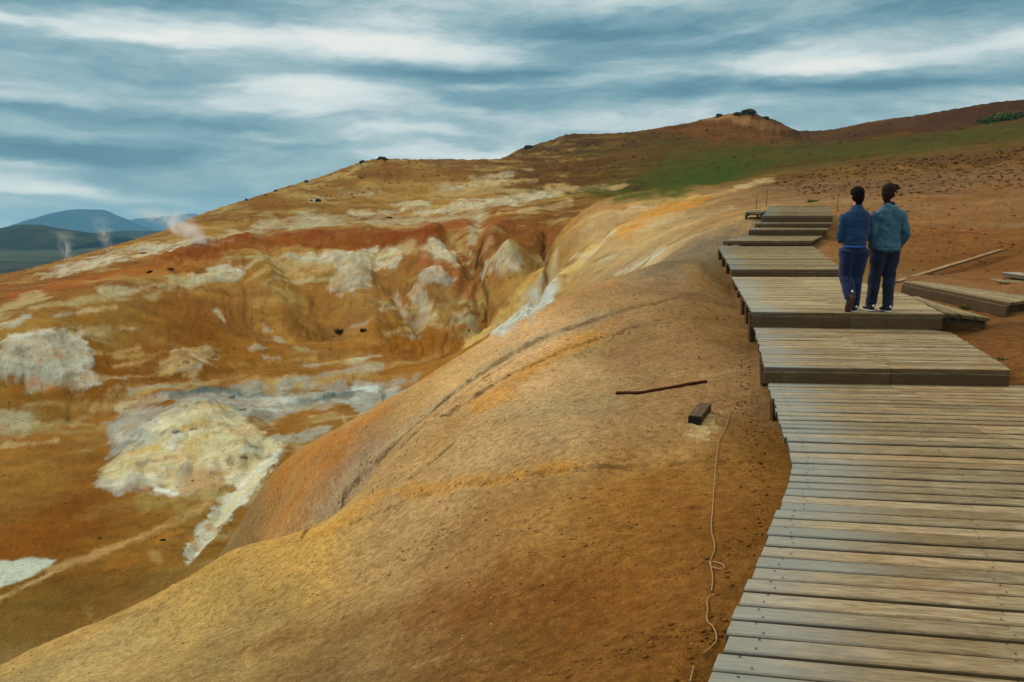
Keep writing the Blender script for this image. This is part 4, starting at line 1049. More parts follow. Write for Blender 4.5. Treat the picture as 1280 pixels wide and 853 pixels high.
M_SOLE = plain('shoe_sole_brown', (84, 58, 48), .8, .3, 40)
M_WHITE = plain('white_trim', (196, 200, 204), .6, .06)
M_PIPE = plain('blue_piping', (52, 96, 176), .7, .06)

def person(label, loc, rz, cfg):
    t = thing('person', label, 'person', loc, rz, 'people walking up the boardwalk')
    s = cfg['h']/1.62
    def sc(p): return tuple(c*s for c in p[:3])+tuple(c*s for c in p[3:])
    J = cfg['legs']                     # per leg: hip, knee, ankle, toe direction pitch
    # --- body: one skin from feet to crown
    bm = bmesh.new()
    tube(bm, [sc(p) for p in ((0, 0, .78, .13, .10), (0, 0, .88, .145, .105), (0, .0, 1.0, .125, .09), (0, -.01, 1.14, .145, .10), (0, -.015, 1.25, .15, .10), (0, -.01, 1.325, .11, .075), (0, 0, 1.36, .058, .058), (0, .012, 1.44, .05, .054))])
    HR = Matrix.Translation(Vector((0, .02*s, 1.415*s))) @ Matrix.Rotation(cfg['head_turn'], 4, 'Z') @ Matrix.Rotation(cfg['head_tilt'], 4, 'X')
    def hp(x, y, z): return HR @ Vector((x*s, y*s, z*s))
    hb = bmesh.new()
    blobm(hb, (0, -.008*s, .118*s), (.074*s, .092*s, .088*s)); blobm(hb, (0, .028*s, .055*s), (.056*s, .062*s, .066*s)); blobm(hb, (0, .055*s, .018*s), (.032*s, .03*s, .026*s))
    tube(hb, [sc(p) for p in ((0, .083, .09, .009, .008), (0, .098, .066, .011, .012), (0, .088, .055, .015, .010))], 8)
    blobm(hb, (0, .082*s, .030*s), (.024*s, .010*s, .008*s)); blobm(hb, (0, .083*s, .106*s), (.05*s, .012*s, .010*s))
    for q in (-1, 1):
        blobm(hb, (q*.078*s, -.004*s, .078*s), (.010*s, .019*s, .032*s), Matrix.Rotation(q*.35, 4, 'Z')); blobm(hb, (q*.04*s, .062*s, .062*s), (.022*s, .02*s, .02*s))
    bmesh.ops.transform(hb, matrix=HR, verts=hb.verts)
    tmp = bpy.data.meshes.new('tmp'); hb.to_mesh(tmp); hb.free(); bm.from_mesh(tmp); bpy.data.meshes.remove(tmp)
    for (hip, knee, ank, tz) in J:
        hip, knee, ank = Vector(hip)*s, Vector(knee)*s, Vector(ank)*s
        m_ = hip.lerp(knee, .5); c_ = knee.lerp(ank, .3)
        tube(bm, [(*hip, .082*s, .088*s), (*m_, .07*s, .075*s), (*knee, .05*s, .054*s), (*(c_+Vector((0, -.012*s, 0))), .05*s, .055*s), (*ank, .034*s, .038*s)])
        fd = Vector((0, math.cos(tz), math.sin(tz)))
        tube(bm, [(*(ank-fd*.05*s-Vector((0, 0, .035*s))), .03*s, .03*s), (*(ank+fd*.05*s-Vector((0, 0, .045*s))), .036*s, .028*s), (*(ank+fd*.15*s-Vector((0, 0, .052*s))), .035*s, .018*s)], 10)
    for q, (sh, elb, wri, hd) in cfg['arms'].items():
        sh, elb, wri = Vector(sh)*s, Vector(elb)*s, Vector(wri)*s
        tube(bm, [(*sh, .048*s, .05*s), (*sh.lerp(elb, .5), .042*s, .044*s), (*elb, .034*s, .036*s), (*elb.lerp(wri, .35), .034*s, .036*s), (*wri, .022*s, .026*s)], 12)
        hand(bm, wri, hd, .8, 1)
    fuse('body', bm, M_SKIN, t, .0075, 3)
    # --- eyes
    for q in (-1, 1):
        eb = bmesh.new(); blobm(eb, hp(q*.031, .083, .084), (.011*s,)*3); link('eye', eb, M_WHITE, t, True)
    # --- hair
    hb = bmesh.new(); rnd = random.Random(cfg['seed'])
    blobm(hb, (0, -.016*s, .128*s), (.084*s, .098*s, .092*s)); blobm(hb, (0, -.040*s, .085*s), (.079*s, .072*s, .078*s)); blobm(hb, (0, -.066*s, .040*s), (.056*s, .036*s, .05*s)); blobm(hb, (0, -.058*s, .0), (.044*s, .028*s, .036*s))
    if cfg['fringe']:
        tube(hb, [sc(p) for p in ((-.05, .04, .19, .03, .03), (0, .085, .175, .045, .026), (.05, .10, .15, .03, .02))], 10)
        tube(hb, [sc(p) for p in ((-.03, .06, .19, .03, .025), (.05, .085, .185, .03, .025), (.082, .075, .15, .02, .02))], 10)
        for q in (-1, 1): blobm(hb, (q*.072*s, .012*s, .105*s), (.016*s, .03*s, .05*s))
    else: tube(hb, [sc(p) for p in ((-.05, .05, .175, .025, .02), (0, .078, .18, .03, .018), (.05, .05, .175, .025, .02))], 10)
    for _ in range(130):                                   # tufts
        a = rnd.uniform(0, 2*math.pi); e = rnd.uniform(.1, 1.45)
        d = Vector((math.cos(a)*math.cos(e), math.sin(a)*math.cos(e), math.sin(e)))
        if d.y > .55 and e < .9: continue
        c = Vector((d.x*.084*s, -.016*s+d.y*.098*s, .128*s+d.z*.09*s))
        blobm(hb, c, (.0065*s, .0065*s, .010*s))
    bmesh.ops.transform(hb, matrix=HR, verts=hb.verts)
    def hw(x, y, z): return .0035*fbm(x*70+y*50, z*22, 3, 5)
    fuse('hair', hb, cfg['hair'], t, .006, 2, hw)
    # --- jacket
    bm = bmesh.new(); hem = cfg['hem']
    fl = cfg['flare']
    tube(bm, [sc(p) for p in ((0, .0, hem, .158*fl, .138*fl), (0, -.004, hem+.03, .160*fl, .140*fl), (0, -.004, (hem+1.1)/2, .160, .130), (0, -.01, 1.10, .164, .120), (0, -.02, 1.22, .166, .118), (0, -.02, 1.285, .150, .102), (0, -.01, 1.325, .12, .082), (0, 0, 1.365, .07, .066))], 22)
    for q, (sh, elb, wri, hd) in cfg['arms'].items():
        sh, elb, wri = Vector(sh)*s, Vector(elb)*s, Vector(wri)*s
        tube(bm, [(*(sh+Vector((-q*.045*s, 0, .0))), .064*s, .068*s), (*sh, .064*s, .068*s), (*sh.lerp(elb, .5), .056*s, .060*s), (*elb, .050*s, .054*s), (*elb.lerp(wri, .45), .047*s, .05*s), (*wri, .04*s, .042*s)], 14)
    def wr(x, y, z):
        low = np.clip((1.15*s-z)/(.35*s), 0, 1)
        f = fbm(x*7+z*10*np.sign(x), z*13-np.abs(x)*16+y*3, 3, cfg['seed']); g = fbm(x*15+y*12, z*9, 3, cfg['seed']+3)
        fold = np.abs(fbm(x*11+y*4, z*19+np.abs(x)*30, 2, cfg['seed']+8))
        return s*(.014*f+.007*g-.016*np.clip(.3-fold, 0, 1)*(.4+.6*low))
    jk = fuse('jacket', bm, cfg['jacket'], t, .009, 4, wr)
    rb = bmesh.new()
    if cfg['band'] == 'waist':
        tube(rb, [sc(p) for p in ((0, 0, hem-.035, .152*fl, .128*fl), (0, 0, hem-.02, .157*fl, .135*fl), (0, 0, hem+.012, .160*fl, .140*fl))], 32); fuse('waistband', rb, cfg['jacket'], jk, .009, 2)
        rb = bmesh.new(); tube(rb, [sc(p) for p in ((0, 0, hem-.044, .158*fl, .134*fl), (0, 0, hem-.034, .158*fl, .134*fl))], 40); link('piping', rb, M_PIPE, jk, True)
    else:
        tube(rb, [sc(p) for p in ((0, 0, hem-.012, .160*fl, .141*fl), (0, 0, hem+.016, .164*fl, .145*fl))], 40); link('hem_band', rb, cfg['jacket'], jk, True)
    rb = bmesh.new()
    tube(rb, [sc(p) for p in ((0, -.01, 1.325, .088, .082), (0, -.004, 1.352, .078, .075), (0, .002, 1.385, .068, .07))], 24); fuse('collar', rb, cfg['collar'], jk, .008, 2)
    # --- trousers
    bm = bmesh.new()
    tube(bm, [sc(p) for p in ((0, 0, .76, .142, .108), (0, -.004, .85, .146, .110), (0, 0, .96, .132, .10), (0, 0, 1.02, .125, .092))], 20)
    for (hip, knee, ank, tz) in J:
        hip, knee, ank = Vector(hip)*s, Vector(knee)*s, Vector(ank)*s; b = cfg['baggy']
        back = Vector((0, -.01*s, 0))
        tube(bm, [(*hip, .09*s*b, .1*s*b), (*hip.lerp(knee, .5), .08*s*b, .088*s*b), (*knee, .068*s*b, .074*s*b), (*(knee.lerp(ank, .5)+back), .064*s*b, .07*s*b), (*(knee.lerp(ank, .93)+back), .058*s*b, .066*s*b), (*(ank+Vector((0, -.005*s, -.02*s))), .056*s*b, .062*s*b)], 16)
    def wt(x, y, z):
        f = fbm(x*12, z*9+y*4, 3, cfg['seed']+20); k = np.abs(fbm(x*10+y*8, z*17, 2, cfg['seed']+21))
        lowz = np.clip((.35*s-z)/(.3*s), 0, 1)
        return s*(.012*f-.012*np.clip(.28-k, 0, 1)*(.5+1.2*lowz))
    fuse('trousers', bm, cfg['trousers'], t, .009, 4, wt)
    # --- shoes
    for (hip, knee, ank, tz) in J:
        ank = Vector(ank)*s; fd = Vector((0, math.cos(tz), math.sin(tz))); up = Vector((0, -math.sin(tz), math.cos(tz)))
        fb = bmesh.new()
        def sp(f, u_, w, h): p = ank+fd*f*s+up*u_*s; return (*p, w*s, h*s)
        tube(fb, [sp(-.075, -.035, .034, .042), sp(-.03, -.03, .042, .05), sp(.05, -.042, .046, .04), sp(.12, -.052, .048, .03), sp(.175, -.058, .036, .02)], 14)
        tube(fb, [(*(ank+up*.01*s-fd*.015*s), .042*s, .045*s), (*(ank-up*.04*s), .042*s, .048*s)], 12)
        sh_ = fuse('shoe', fb, M_SHOE, t, .008, 2)
        sb = bmesh.new()
        tube(sb, [sp(-.085, -.071, .034, .009), sp(-.02, -.073, .042, .010), sp(.06, -.073, .046, .010), (sp(.13, -.073, .049, .010)), sp(.188, -.071, .034, .009)], 14)
        link('sole', sb, M_SOLE if tz < -.3 else M_WHITE, sh_, True)
        tb = bmesh.new()
        tube(tb, [sp(-.115, -.02, .012, .016), sp(-.113, .005, .012, .014)], 10); link('heel_tab', tb, M_WHITE, sh_, True)
        tb = bmesh.new(); tube(tb, [sp(.03, -.02, .050, .006), sp(.05, -.03, .051, .006)], 12); link('side_stripe', tb, M_WHITE, sh_, True)
    return t

P1 = onz(1063, 390.0, -1.10); P2 = onz(1102, 389.6, -1.10)
heel = -.95
person('dark-haired person in a blue top and blue tracksuit trousers, left heel raised mid-step', (P1.x, P1.y, -1.099), -.03, dict(h=1.555, seed=3, head_turn=.10, head_tilt=-.06, fringe=False, hair=M_HAIRD,
    legs=[((-.085, 0, .82), (-.075, .06, .47), (-.060, -.10, .195), heel), ((.08, 0, .82), (.06, .05, .46), (.035, .02, .082), 0)],
    arms={-1: ((-.155, -.01, 1.255), (-.198, .0, .985), (-.12, .17, .93), (.6, .6, -.3)), 1: ((.155, -.01, 1.255), (.188, .0, .985), (.12, .18, .92), (-.6, .6, -.3))},
    hem=.90, flare=.93, band='waist', jacket=M_BLUE, collar=M_BLUE, trousers=M_TRACK, baggy=1.22))
person('brown-haired person in a teal denim jacket and dark jeans, looking to the right', (P2.x+.01, P2.y+.02, -1.099), -.06, dict(h=1.60, seed=8, head_turn=-.75, head_tilt=-.05, fringe=True, hair=M_HAIRB,
    legs=[((-.085, 0, .82), (-.10, .04, .46), (-.135, .05, .082), 0), ((.085, 0, .82), (.07, .03, .46), (.04, -.05, .082), 0)],
    arms={-1: ((-.155, -.01, 1.26), (-.185, -.05, 1.0), (-.17, .06, .82), (.2, .3, -1)), 1: ((.158, -.01, 1.26), (.218, -.06, 1.0), (.18, .05, .82), (-.25, .3, -1))},
    hem=.80, flare=1.06, band='hem', jacket=M_DENIM, collar=M_COLLAR, trousers=M_JEANS, baggy=1.14))

# ---------------------------------------------------------------- far things: mountains beyond the lava plain
def massif(name, prof, Y, depth, mat, seed, base=PLAIN-6):
    """a mountain from its surveyed outline, with flanks falling away in front and behind"""
    pts = [at(u, v, Y) for u, v in prof]; xs = np.array([p.x for p in pts]); zs = np.array([p.z for p in pts])
    gx = np.linspace(xs[0], xs[-1], 150); gy = np.linspace(-1, 1, 60)
    X, T = np.meshgrid(gx, gy); top = np.interp(X, xs, zs)
    k = (1-np.abs(T)**1.4); rel = fbm(X/(depth*.5), T*2, 5, seed)
    Zm = base+(top-base)*np.clip(k+.28*rel*np.abs(T)*(1-np.abs(T))*4, 0, 1.0)
    o = make_sheet(name, X, Y+T*depth, Zm, mat); o['kind'] = 'structure'; return o
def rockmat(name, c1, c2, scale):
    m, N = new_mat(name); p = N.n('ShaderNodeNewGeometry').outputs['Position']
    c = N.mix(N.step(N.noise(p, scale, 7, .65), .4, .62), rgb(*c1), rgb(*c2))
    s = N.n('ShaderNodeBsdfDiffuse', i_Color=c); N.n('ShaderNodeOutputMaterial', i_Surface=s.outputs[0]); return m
M_MTN = rockmat('mountain_rock', (30, 58, 84), (42, 72, 94), .004)  # rock tinted blue: part of the distance haze is painted into its colour
M_LAVA = rockmat('lava_hill', (30, 33, 24), (50, 54, 34), .012)
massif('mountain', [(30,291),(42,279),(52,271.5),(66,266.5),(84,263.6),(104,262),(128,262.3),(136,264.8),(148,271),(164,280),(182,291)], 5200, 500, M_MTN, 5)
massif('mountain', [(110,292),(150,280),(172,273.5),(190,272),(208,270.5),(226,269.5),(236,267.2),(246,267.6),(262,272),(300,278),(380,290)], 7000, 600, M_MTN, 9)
massif('hill', [(-90,306),(-30,297),(0,289),(14,283.5),(30,281),(48,281.2),(62,283.5),(84,287),(108,290.5),(150,297)], 1900, 260, M_LAVA, 12)
massif('hill', [(70,297),(120,291),(160,288.5),(220,289.5),(300,296)], 2900, 240, M_LAVA, 15)

# ---------------------------------------------------------------- stones, clods, plants
_ico = bmesh.new(); bmesh.ops.create_icosphere(_ico, subdivisions=1, radius=1)
ICO_V = np.array([v.co[:] for v in _ico.verts], np.float32); ICO_F = np.array([[v.index for v in f.verts] for f in _ico.faces], np.int32); _ico.free()
cm_, N = new_mat('clods_and_stones')
ca_ = N.n('ShaderNodeAttribute', attribute_name='clay').outputs['Color']
kk_ = N.lin(N.noise(N.n('ShaderNodeNewGeometry').outputs['Position'], 30, 4, .6), .25, .75, .75, 1.25)
sb_ = N.n('ShaderNodeBsdfPrincipled', i_Base_Color=N.mix(1.0, ca_, N.xyz(kk_, kk_, kk_), 'MULTIPLY'), i_Roughness=.95); sb_.inputs['Specular IOR Level'].default_value = .08
N.n('ShaderNodeOutputMaterial', i_Surface=sb_.outputs[0])
def clay_at(x, y):
    yp = np.asarray(y)+APEX; i = np.clip(np.searchsorted(av, np.asarray(x)/yp), 0, NC-1); j = np.clip(np.searchsorted(lnv, np.log(yp)), 0, NR-1)
    return ALB[j, i]
def scatter(name, label, cat, x, y, r, tone, seed, sink=.25, flat=.7, color=None):
    rs = np.random.RandomState(seed); n = len(x); nv = len(ICO_V)
    z = ground_z(x, y)
    sc_ = r[:, None]*np.stack([rs.uniform(.7, 1.35, n), rs.uniform(.7, 1.35, n), rs.uniform(.6, 1.1, n)*flat], 1)
    a = rs.uniform(0, 6.28, n); c, s_ = np.cos(a), np.sin(a)
    V = ICO_V[None]*(1+rs.uniform(-.28, .28, (n, nv, 1)))*sc_[:, None, :]
    V = np.stack([V[..., 0]*c[:, None]-V[..., 1]*s_[:, None], V[..., 0]*s_[:, None]+V[..., 1]*c[:, None], V[..., 2]], -1)
    V += np.stack([x, y, z+r*flat*(1-2*sink)*.6], -1)[:, None, :]
    F = (ICO_F[None]+(np.arange(n)*nv)[:, None, None]).reshape(-1, 3)
    me = bpy.data.meshes.new(name); me.vertices.add(n*nv); me.vertices.foreach_set('co', V.astype(np.float32).ravel())
    me.loops.add(F.size); me.loops.foreach_set('vertex_index', F.astype(np.int32).ravel())
    me.polygons.add(len(F)); me.polygons.foreach_set('loop_start', np.arange(0, F.size, 3, dtype=np.int32)); me.polygons.foreach_set('loop_total', np.full(len(F), 3, np.int32)); me.update()
    col = clay_at(x, y)*tone[:, None] if color is None else np.array(color, np.float32)[None, :3]*tone[:, None]
    me.attributes.new('clay', 'FLOAT_COLOR', 'POINT').data.foreach_set('color', np.concatenate([np.repeat(col, nv, 0), np.ones((n*nv, 1))], 1).astype(np.float32).ravel())
    me.materials.append(cm_); o = bpy.data.objects.new(name, me); COL.objects.link(o); return stuff(o, label, cat)
rs = np.random.RandomState(4)
def deck_free(x, y):
    ok = np.ones(len(x), bool)
    for d_ in DECKS.values():
        ok &= ~inside(x, y, [(p.x, p.y) for p in d_['L']]+[(p.x, p.y) for p in reversed(d_['R'])])
    return ok
# loose clods on the near slope: sparse everywhere, crowded in a few crumbling places and along the cracks
X_, Y_, R_, T_ = [], [], [], []
def spray(n, cx, cy, sx, sy, r0, r1, t0=.6, t1=1.25):
    X_.append(rs.normal(cx, sx, n)); Y_.append(rs.normal(cy, sy, n)); R_.append(r0*(r1/r0)**(rs.rand(n)**2.2)); T_.append(rs.uniform(t0, t1, n))
yy = np.exp(rs.uniform(math.log(2.3), math.log(16), 9000)); xx = yy*rs.uniform(-.75, .38, 9000)
X_.append(xx); Y_.append(yy); R_.append(.0020*(4.5)**(rs.rand(9000)**3.5)*np.clip(yy/5, .8, 2.2)); T_.append(np.where(rs.rand(9000) < .3, rs.uniform(1.2, 1.6, 9000), rs.uniform(.62, 1.1, 9000)))
for u_, v_, n_, s_ in ((560,660,170,.34),(540,685,110,.25),(610,675,60,.2),(690,665,60,.22),(750,670,90,.3),(770,678,60,.25),(500,690,50,.3),(600,740,90,.5),(800,810,170,.22),(860,790,150,.2),(760,830,90,.25),(880,700,80,.16),(640,520,70,.8),(700,620,60,.5),(350,760,90,.4),(930,680,90,.14)):
    q = hit(u_, v_); spray(int(n_*.55), q.x, q.y, s_, s_*.5, .003, .016, .7, 1.25)
for line, n_ in (([(440,655),(540,616),(620,601),(690,592),(760,584),(850,580),(965,577)], 170), ([(378,672),(430,620),(480,570),(540,515),(600,468)], 170), ([(440,640),(500,575),(560,520),(640,452)], 150), ([(560,520),(650,462),(780,415)], 70), ([(700,438),(800,415),(900,398)], 50)):
    ps = [hit(*p) for p in line]
    for k in range(n_):
        p = along(ps, rs.rand()); X_.append(np.array([p.x+rs.normal(0, .05*p.y/8)])); Y_.append(np.array([p.y+rs.normal(0, .10*p.y/8)])); R_.append(np.array([.0035*(5 ** (rs.rand()**2.2))*p.y/8])); T_.append(np.array([rs.uniform(.6, 1.2)]))
# drip line beside the boards
for k in range(130):
    p = along(DECKS['lower']['L'], rs.uniform(.2, 1)); X_.append(np.array([p.x-abs(rs.normal(.16, .05))])); Y_.append(np.array([p.y+rs.uniform(-.05, .05)])); R_.append(np.array([rs.uniform(.004, .014)])); T_.append(np.array([rs.uniform(.65, 1.05)]))
for k in range(80):
    p = along(DECKS['second']['L'], rs.rand()); X_.append(np.array([p.x-abs(rs.normal(.18, .07))])); Y_.append(np.array([p.y+rs.uniform(-.05, .05)])); R_.append(np.array([rs.uniform(.006, .017)])); T_.append(np.array([rs.uniform(.65, 1.05)]))
x, y, r, t_ = (np.concatenate(q) for q in (X_, Y_, R_, T_)); ok = deck_free(x, y) & (y > 1.2)
scatter('gravel', 'loose ochre clods and grit on the bare near slope', 'gravel', x[ok], y[ok], r[ok], t_[ok], 11, .2, .75)
# rubble of the brown field on the right
def ground_patch(n, poly, seed):
    rs2 = np.random.RandomState(seed); us = [p[0] for p in poly]; vs = [p[1] for p in poly]; out = []
    while len(out) < n:
        u_, v_ = rs2.uniform(min(us), max(us)), rs2.uniform(min(vs), max(vs))
        if inside(np.array([u_]), np.array([v_]), poly)[0]:
            q = hit(u_, v_); out.append((q.x, q.y))
    return np.array(out).T
x, y = ground_patch(1500, [(960,225),(1060,208),(1160,196),(1285,182),(1285,236),(1150,246),(1000,246)], 3)
scatter('rubble', 'dark rubble strewn over the brown field right of the meadow', 'rubble', x, y, y*.0006*(4.5 ** (rs.rand(len(x))**2)), rs.uniform(.5, 1.05, len(x)), 12, .25, .6)
x, y = ground_patch(420, [(1000,250),(1285,240),(1285,360),(1140,345),(1060,300)], 5)
scatter('gravel', 'small brown stones on the bare slope above the right-hand walkways', 'gravel', x, y, y*.0005*(5 ** (rs.rand(len(x))**2)), rs.uniform(.4, 1.3, len(x)), 13, .25, .6)
x, y = ground_patch(700, [(0,440),(300,340),(560,300),(680,300),(600,420),(480,470),(350,560),(240,690),(0,800)], 6)
scatter('gravel', 'scattered small stones over the valley floor and bowl', 'gravel', x, y, y*.0004*(4.5 ** (rs.rand(len(x))**2.5)), rs.uniform(.5, 1.2, len(x)), 14, .25, .6)
x, y = ground_patch(420, [(300,255),(450,206),(630,200),(780,172),(900,150),(1000,168),(1100,160),(1100,180),(760,215),(640,240),(450,250)], 8)
scatter('rubble', 'small dark stones on the upper hillside under the skyline', 'rubble', x, y, y*.0005*(4 ** (rs.rand(len(x))**2)), rs.uniform(.5, .95, len(x)), 15, .25, .7)

def boulder(label, u, v, size_px, col, seed, flat=.75, name='boulder', group='boulders on the hillside', sink=.3):
    q = hit(u, v); r = size_px*.72/2/FOC*q.y; bm = bmesh.new(); rr = random.Random(seed)
    bmesh.ops.create_icosphere(bm, subdivisions=3, radius=1)
    off = Vector((rr.uniform(0, 50), rr.uniform(0, 50), 0))
    for v_ in bm.verts:
        d = v_.co.normalized(); n1 = mnoise.noise(d*1.4+off); n2 = mnoise.noise(d*3.5+off)
        f = 1+.38*n1+.16*n2; v_.co = Vector((d.x*f*r*1.25, d.y*f*r, d.z*f*r*flat))
    o = link(name, bm, plain('boulder_stone', col, .95, .35, 2.0/r, r*.06, .08)); o.location = (q.x, q.y, q.z+r*flat*(.8-2*sink*.8))
    return tag(o, label, 'rock', group)
DK = (52, 44, 38)
for lab, u, v, s_, c_, f_ in (
    ('dark crag crowning the summit of the far hill', 936, 142.5, 20, DK, .55), ('smaller dark rock beside the summit crag, on its left', 921, 144, 11, DK, .6), ('isolated dark rock knob on the ridge left of the summit', 899, 146.5, 9, DK, .9),
    ('dark rock on the ridge right of the summit, where it drops to the saddle', 957, 149, 9, DK, .7), ('low dark rock at the left shoulder of the far hill', 661, 185.5, 12, DK, .6),
    ('large dark boulder on the orange hillside under the skyline', 398, 252, 8, (40, 36, 32), .8), ('small dark boulder just left of the larger one on the orange hillside', 389, 251.5, 4, (48, 42, 36), .8),
    ('dark stone on the orange bank below the steam vent', 188, 341, 8, (58, 38, 24), .8), ('flat dark stones on the orange bank, right of the first stone', 213, 337, 10, (70, 46, 26), .45),
    ('dark rock on the left skyline, lowest of the row', 308, 251, 5, DK, .9), ('dark rock on the left skyline, second from below', 345, 239.5, 5, DK, .9), ('dark rock on the left skyline, third from below', 383, 228, 6, DK, .8),
    ('dark rock at the top left corner of the brown summit ridge', 453, 204, 9, DK, .7), ('long low dark rock on the crest of the brown summit ridge', 478, 199.5, 14, DK, .5), ('pale boulder in the field below the far hill', 684, 203, 6, (150, 124, 92), .9),
    ('black stone on the valley floor by the white stream', 204, 676, 7, (26, 22, 20), .7), ('tiny dark stone on the valley floor above the pale pond', 125, 673, 4, (40, 30, 22), .8),
    ('dark grey rock on the white strip below the skyline plateau', 180, 317.5, 8, (88, 84, 76), .5), ('dark rock in the white crust under the brown summit', 486, 273, 9, (70, 64, 56), .5)):
    boulder(lab, u, v, s_, c_, int(u*7+v), f_)

# plants
def leafmat(name, a, b):
    m, N = new_mat(name); oi = N.n('ShaderNodeNewGeometry').outputs['Random Per Island']
    c = N.mix(oi, rgb(*a), rgb(*b)); s = N.n('ShaderNodeBsdfPrincipled', i_Base_Color=c, i_Roughness=.7); s.inputs['Specular IOR Level'].default_value = .15
    N.n('ShaderNodeOutputMaterial', i_Surface=s.outputs[0]); return m
M_TUFT = leafmat('tuft_green', (58, 70, 26), (104, 100, 48)); M_BUSH = leafmat('bush_green', (44, 66, 18), (78, 96, 32)); M_MEADOW = leafmat('meadow_green', (58, 78, 18), (96, 94, 36)); M_DARKB = leafmat('dark_shrub', (34, 34, 18), (62, 56, 28))
def blades(bm, c, r, h, n, rr, w=.008, up=None, spread=.8):
    for _ in range(n):
        a = rr.uniform(0, 6.283); d = r*math.sqrt(rr.random()); b = Vector((c[0]+d*math.cos(a), c[1]+d*math.sin(a), c[2]))
        lean = Vector((math.cos(a+rr.uniform(-1, 1)), math.sin(a+rr.uniform(-1, 1)), 0))*rr.uniform(.2, spread); hh = h*rr.uniform(.5, 1.1)
        sd_ = Vector((-lean.y, lean.x, 0)).normalized()*w
        m_ = b+Vector((0, 0, hh*.6))+lean*hh*.35; t_ = b+Vector((0, 0, hh))+lean*hh
        v = [bm.verts.new(p) for p in (b-sd_, b+sd_, m_+sd_*.7, m_-sd_*.7, t_)]
        bm.faces.new((v[0], v[1], v[2], v[3])); bm.faces.new((v[3], v[2], v[4]))
def tuft(label, u, v, wpx, hpx, n, mat, seed, name='grass_tuft', cat='grass tuft', group='grass tufts beside the boardwalk', q=None):
    q = q or hit(u, v); k = q.y/FOC; rr = random.Random(seed); bm = bmesh.new()
    for _ in range(4): blades(bm, (rr.uniform(-.25, .25)*wpx*k, rr.uniform(-.2, .2)*wpx*k, -.01), wpx*k*.32, hpx*k, n//4, rr, w=max(.004, k*.45))
    o = link(name, bm, mat); o.location = q; return tag(o, label, cat, group)
tuft('green tuft at the near corner of the low side walkway', 1143, 365, 22, 9, 160, M_TUFT, 1)
tuft('small green tuft against the side of the low side walkway', 1205, 387, 8, 8, 60, M_TUFT, 2)
tuft('flattened green tuft in front of the diagonal wedge of boards', 1217, 408, 18, 6, 120, M_TUFT, 3)
tuft('low green grass at the right end of the front board under the people', 1172, 405, 18, 6, 100, M_TUFT, 4)
tuft('green tuft at the left foot of the upper side walkway end', 1257, 371, 9, 7, 60, M_TUFT, 5)
tuft('sparse grass on the soil right of the second platform', 1252, 450, 18, 5, 70, M_TUFT, 6)
tuft('yellowish grass behind the topmost landing', 1018, 253, 22, 4, 80, M_TUFT, 7)
tuft('dark shrub at the foot of the bowl, larger of two', 424, 417, 15, 7, 140, M_DARKB, 8, 'shrub', 'shrub', 'dark shrubs in the bowl')
tuft('dark shrub at the foot of the bowl, smaller one on the right', 454, 415, 10, 5, 90, M_DARKB, 9, 'shrub', 'shrub', 'dark shrubs in the bowl')
rr = random.Random(5); bm = bmesh.new(); q = hit(1256, 151.5); k = q.y/FOC
for _ in range(900):
    a = rr.gauss(0, 1); c = Vector((rr.uniform(-1, 1)*30*k, rr.uniform(-1, 1)*12*k, 0)); e = 1-(c.x/(31*k))**2
    c.z = gz(q.x+c.x, q.y+c.y)-q.z+rr.uniform(0, 9*k)*max(e, .15)
    s_ = k*rr.uniform(1.0, 2.4); d = Vector((rr.gauss(0, 1), rr.gauss(0, 1), rr.gauss(0, 1))).normalized(); e1 = d.orthogonal().normalized()*s_; e2 = d.cross(e1).normalized()*s_*.7
    bm.faces.new([bm.verts.new(c+e1), bm.verts.new(c+e2), bm.verts.new(c-e1), bm.verts.new(c-e2)])
o = link('bush_thicket', bm, M_BUSH); o.location = q; tag(o, 'bright green bushes high on the right-hand hillside under the skyline', 'bush')
# ---------------------------------------------------------------- things lying about
def tube_path(name, pts, r, mat, label, cat, group=None, closed=False):
    cu = bpy.data.curves.new(name, 'CURVE'); cu.dimensions = '3D'; cu.bevel_depth = r; cu.bevel_resolution = 2; cu.resolution_u = 6
    sp_ = cu.splines.new('NURBS'); sp_.points.add(len(pts)-1); sp_.order_u = 3; sp_.use_endpoint_u = True
    for p, q in zip(sp_.points, pts): p.co = (*q, 1)
    o = bpy.data.objects.new('tmp', cu); COL.objects.link(o)
    me = bpy.data.meshes.new_from_object(o.evaluated_get(bpy.context.evaluated_depsgraph_get())); bpy.data.objects.remove(o)
    for p in me.polygons: p.use_smooth = True
    me.materials.clear(); me.materials.append(mat); me.name = name
    o = bpy.data.objects.new(name, me); COL.objects.link(o); return tag(o, label, cat, group)
def on_ground(uvs, lift): return [(lambda q: (q.x, q.y, q.z+lift))(hit(u, v)) for u, v in uvs]
M_ROPE = plain('pale_rope', (150, 122, 86), .9, .25, 60, .001, .1); M_STICK = plain('dark_branch', (64, 34, 20), .9, .4, 30, .004, .1)
tube_path('rope', on_ground([(905,513),(911,517),(910,528),(905,540),(899,550),(896,566),(894,590),(892,612),(891,636),(889,655),(889,668),(893,680),(893,690),(889,700),(886,706),(890,712),(900,714),(907,712),(903,708),(893,704),(887,706),(890,716),(891,730),(889,742)], .011), .0036, M_ROPE, 'thin pale rope lying down the near slope with a small loop in it', 'rope', 'ropes on the slope')
tube_path('rope', on_ground([(893,746),(885,748),(883,756),(885,764),(883,772),(884,781),(890,784),(896,796),(895,806),(888,813),(878,821)], .011), .0036, M_ROPE, 'short lower length of pale rope, kinked, close to the platform edge', 'rope', 'ropes on the slope')
tube_path('rope', on_ground([(867,836),(865,846),(862,856)], .011), .0036, M_ROPE, 'rope end at the bottom edge of the picture beside the boards', 'rope', 'ropes on the slope')
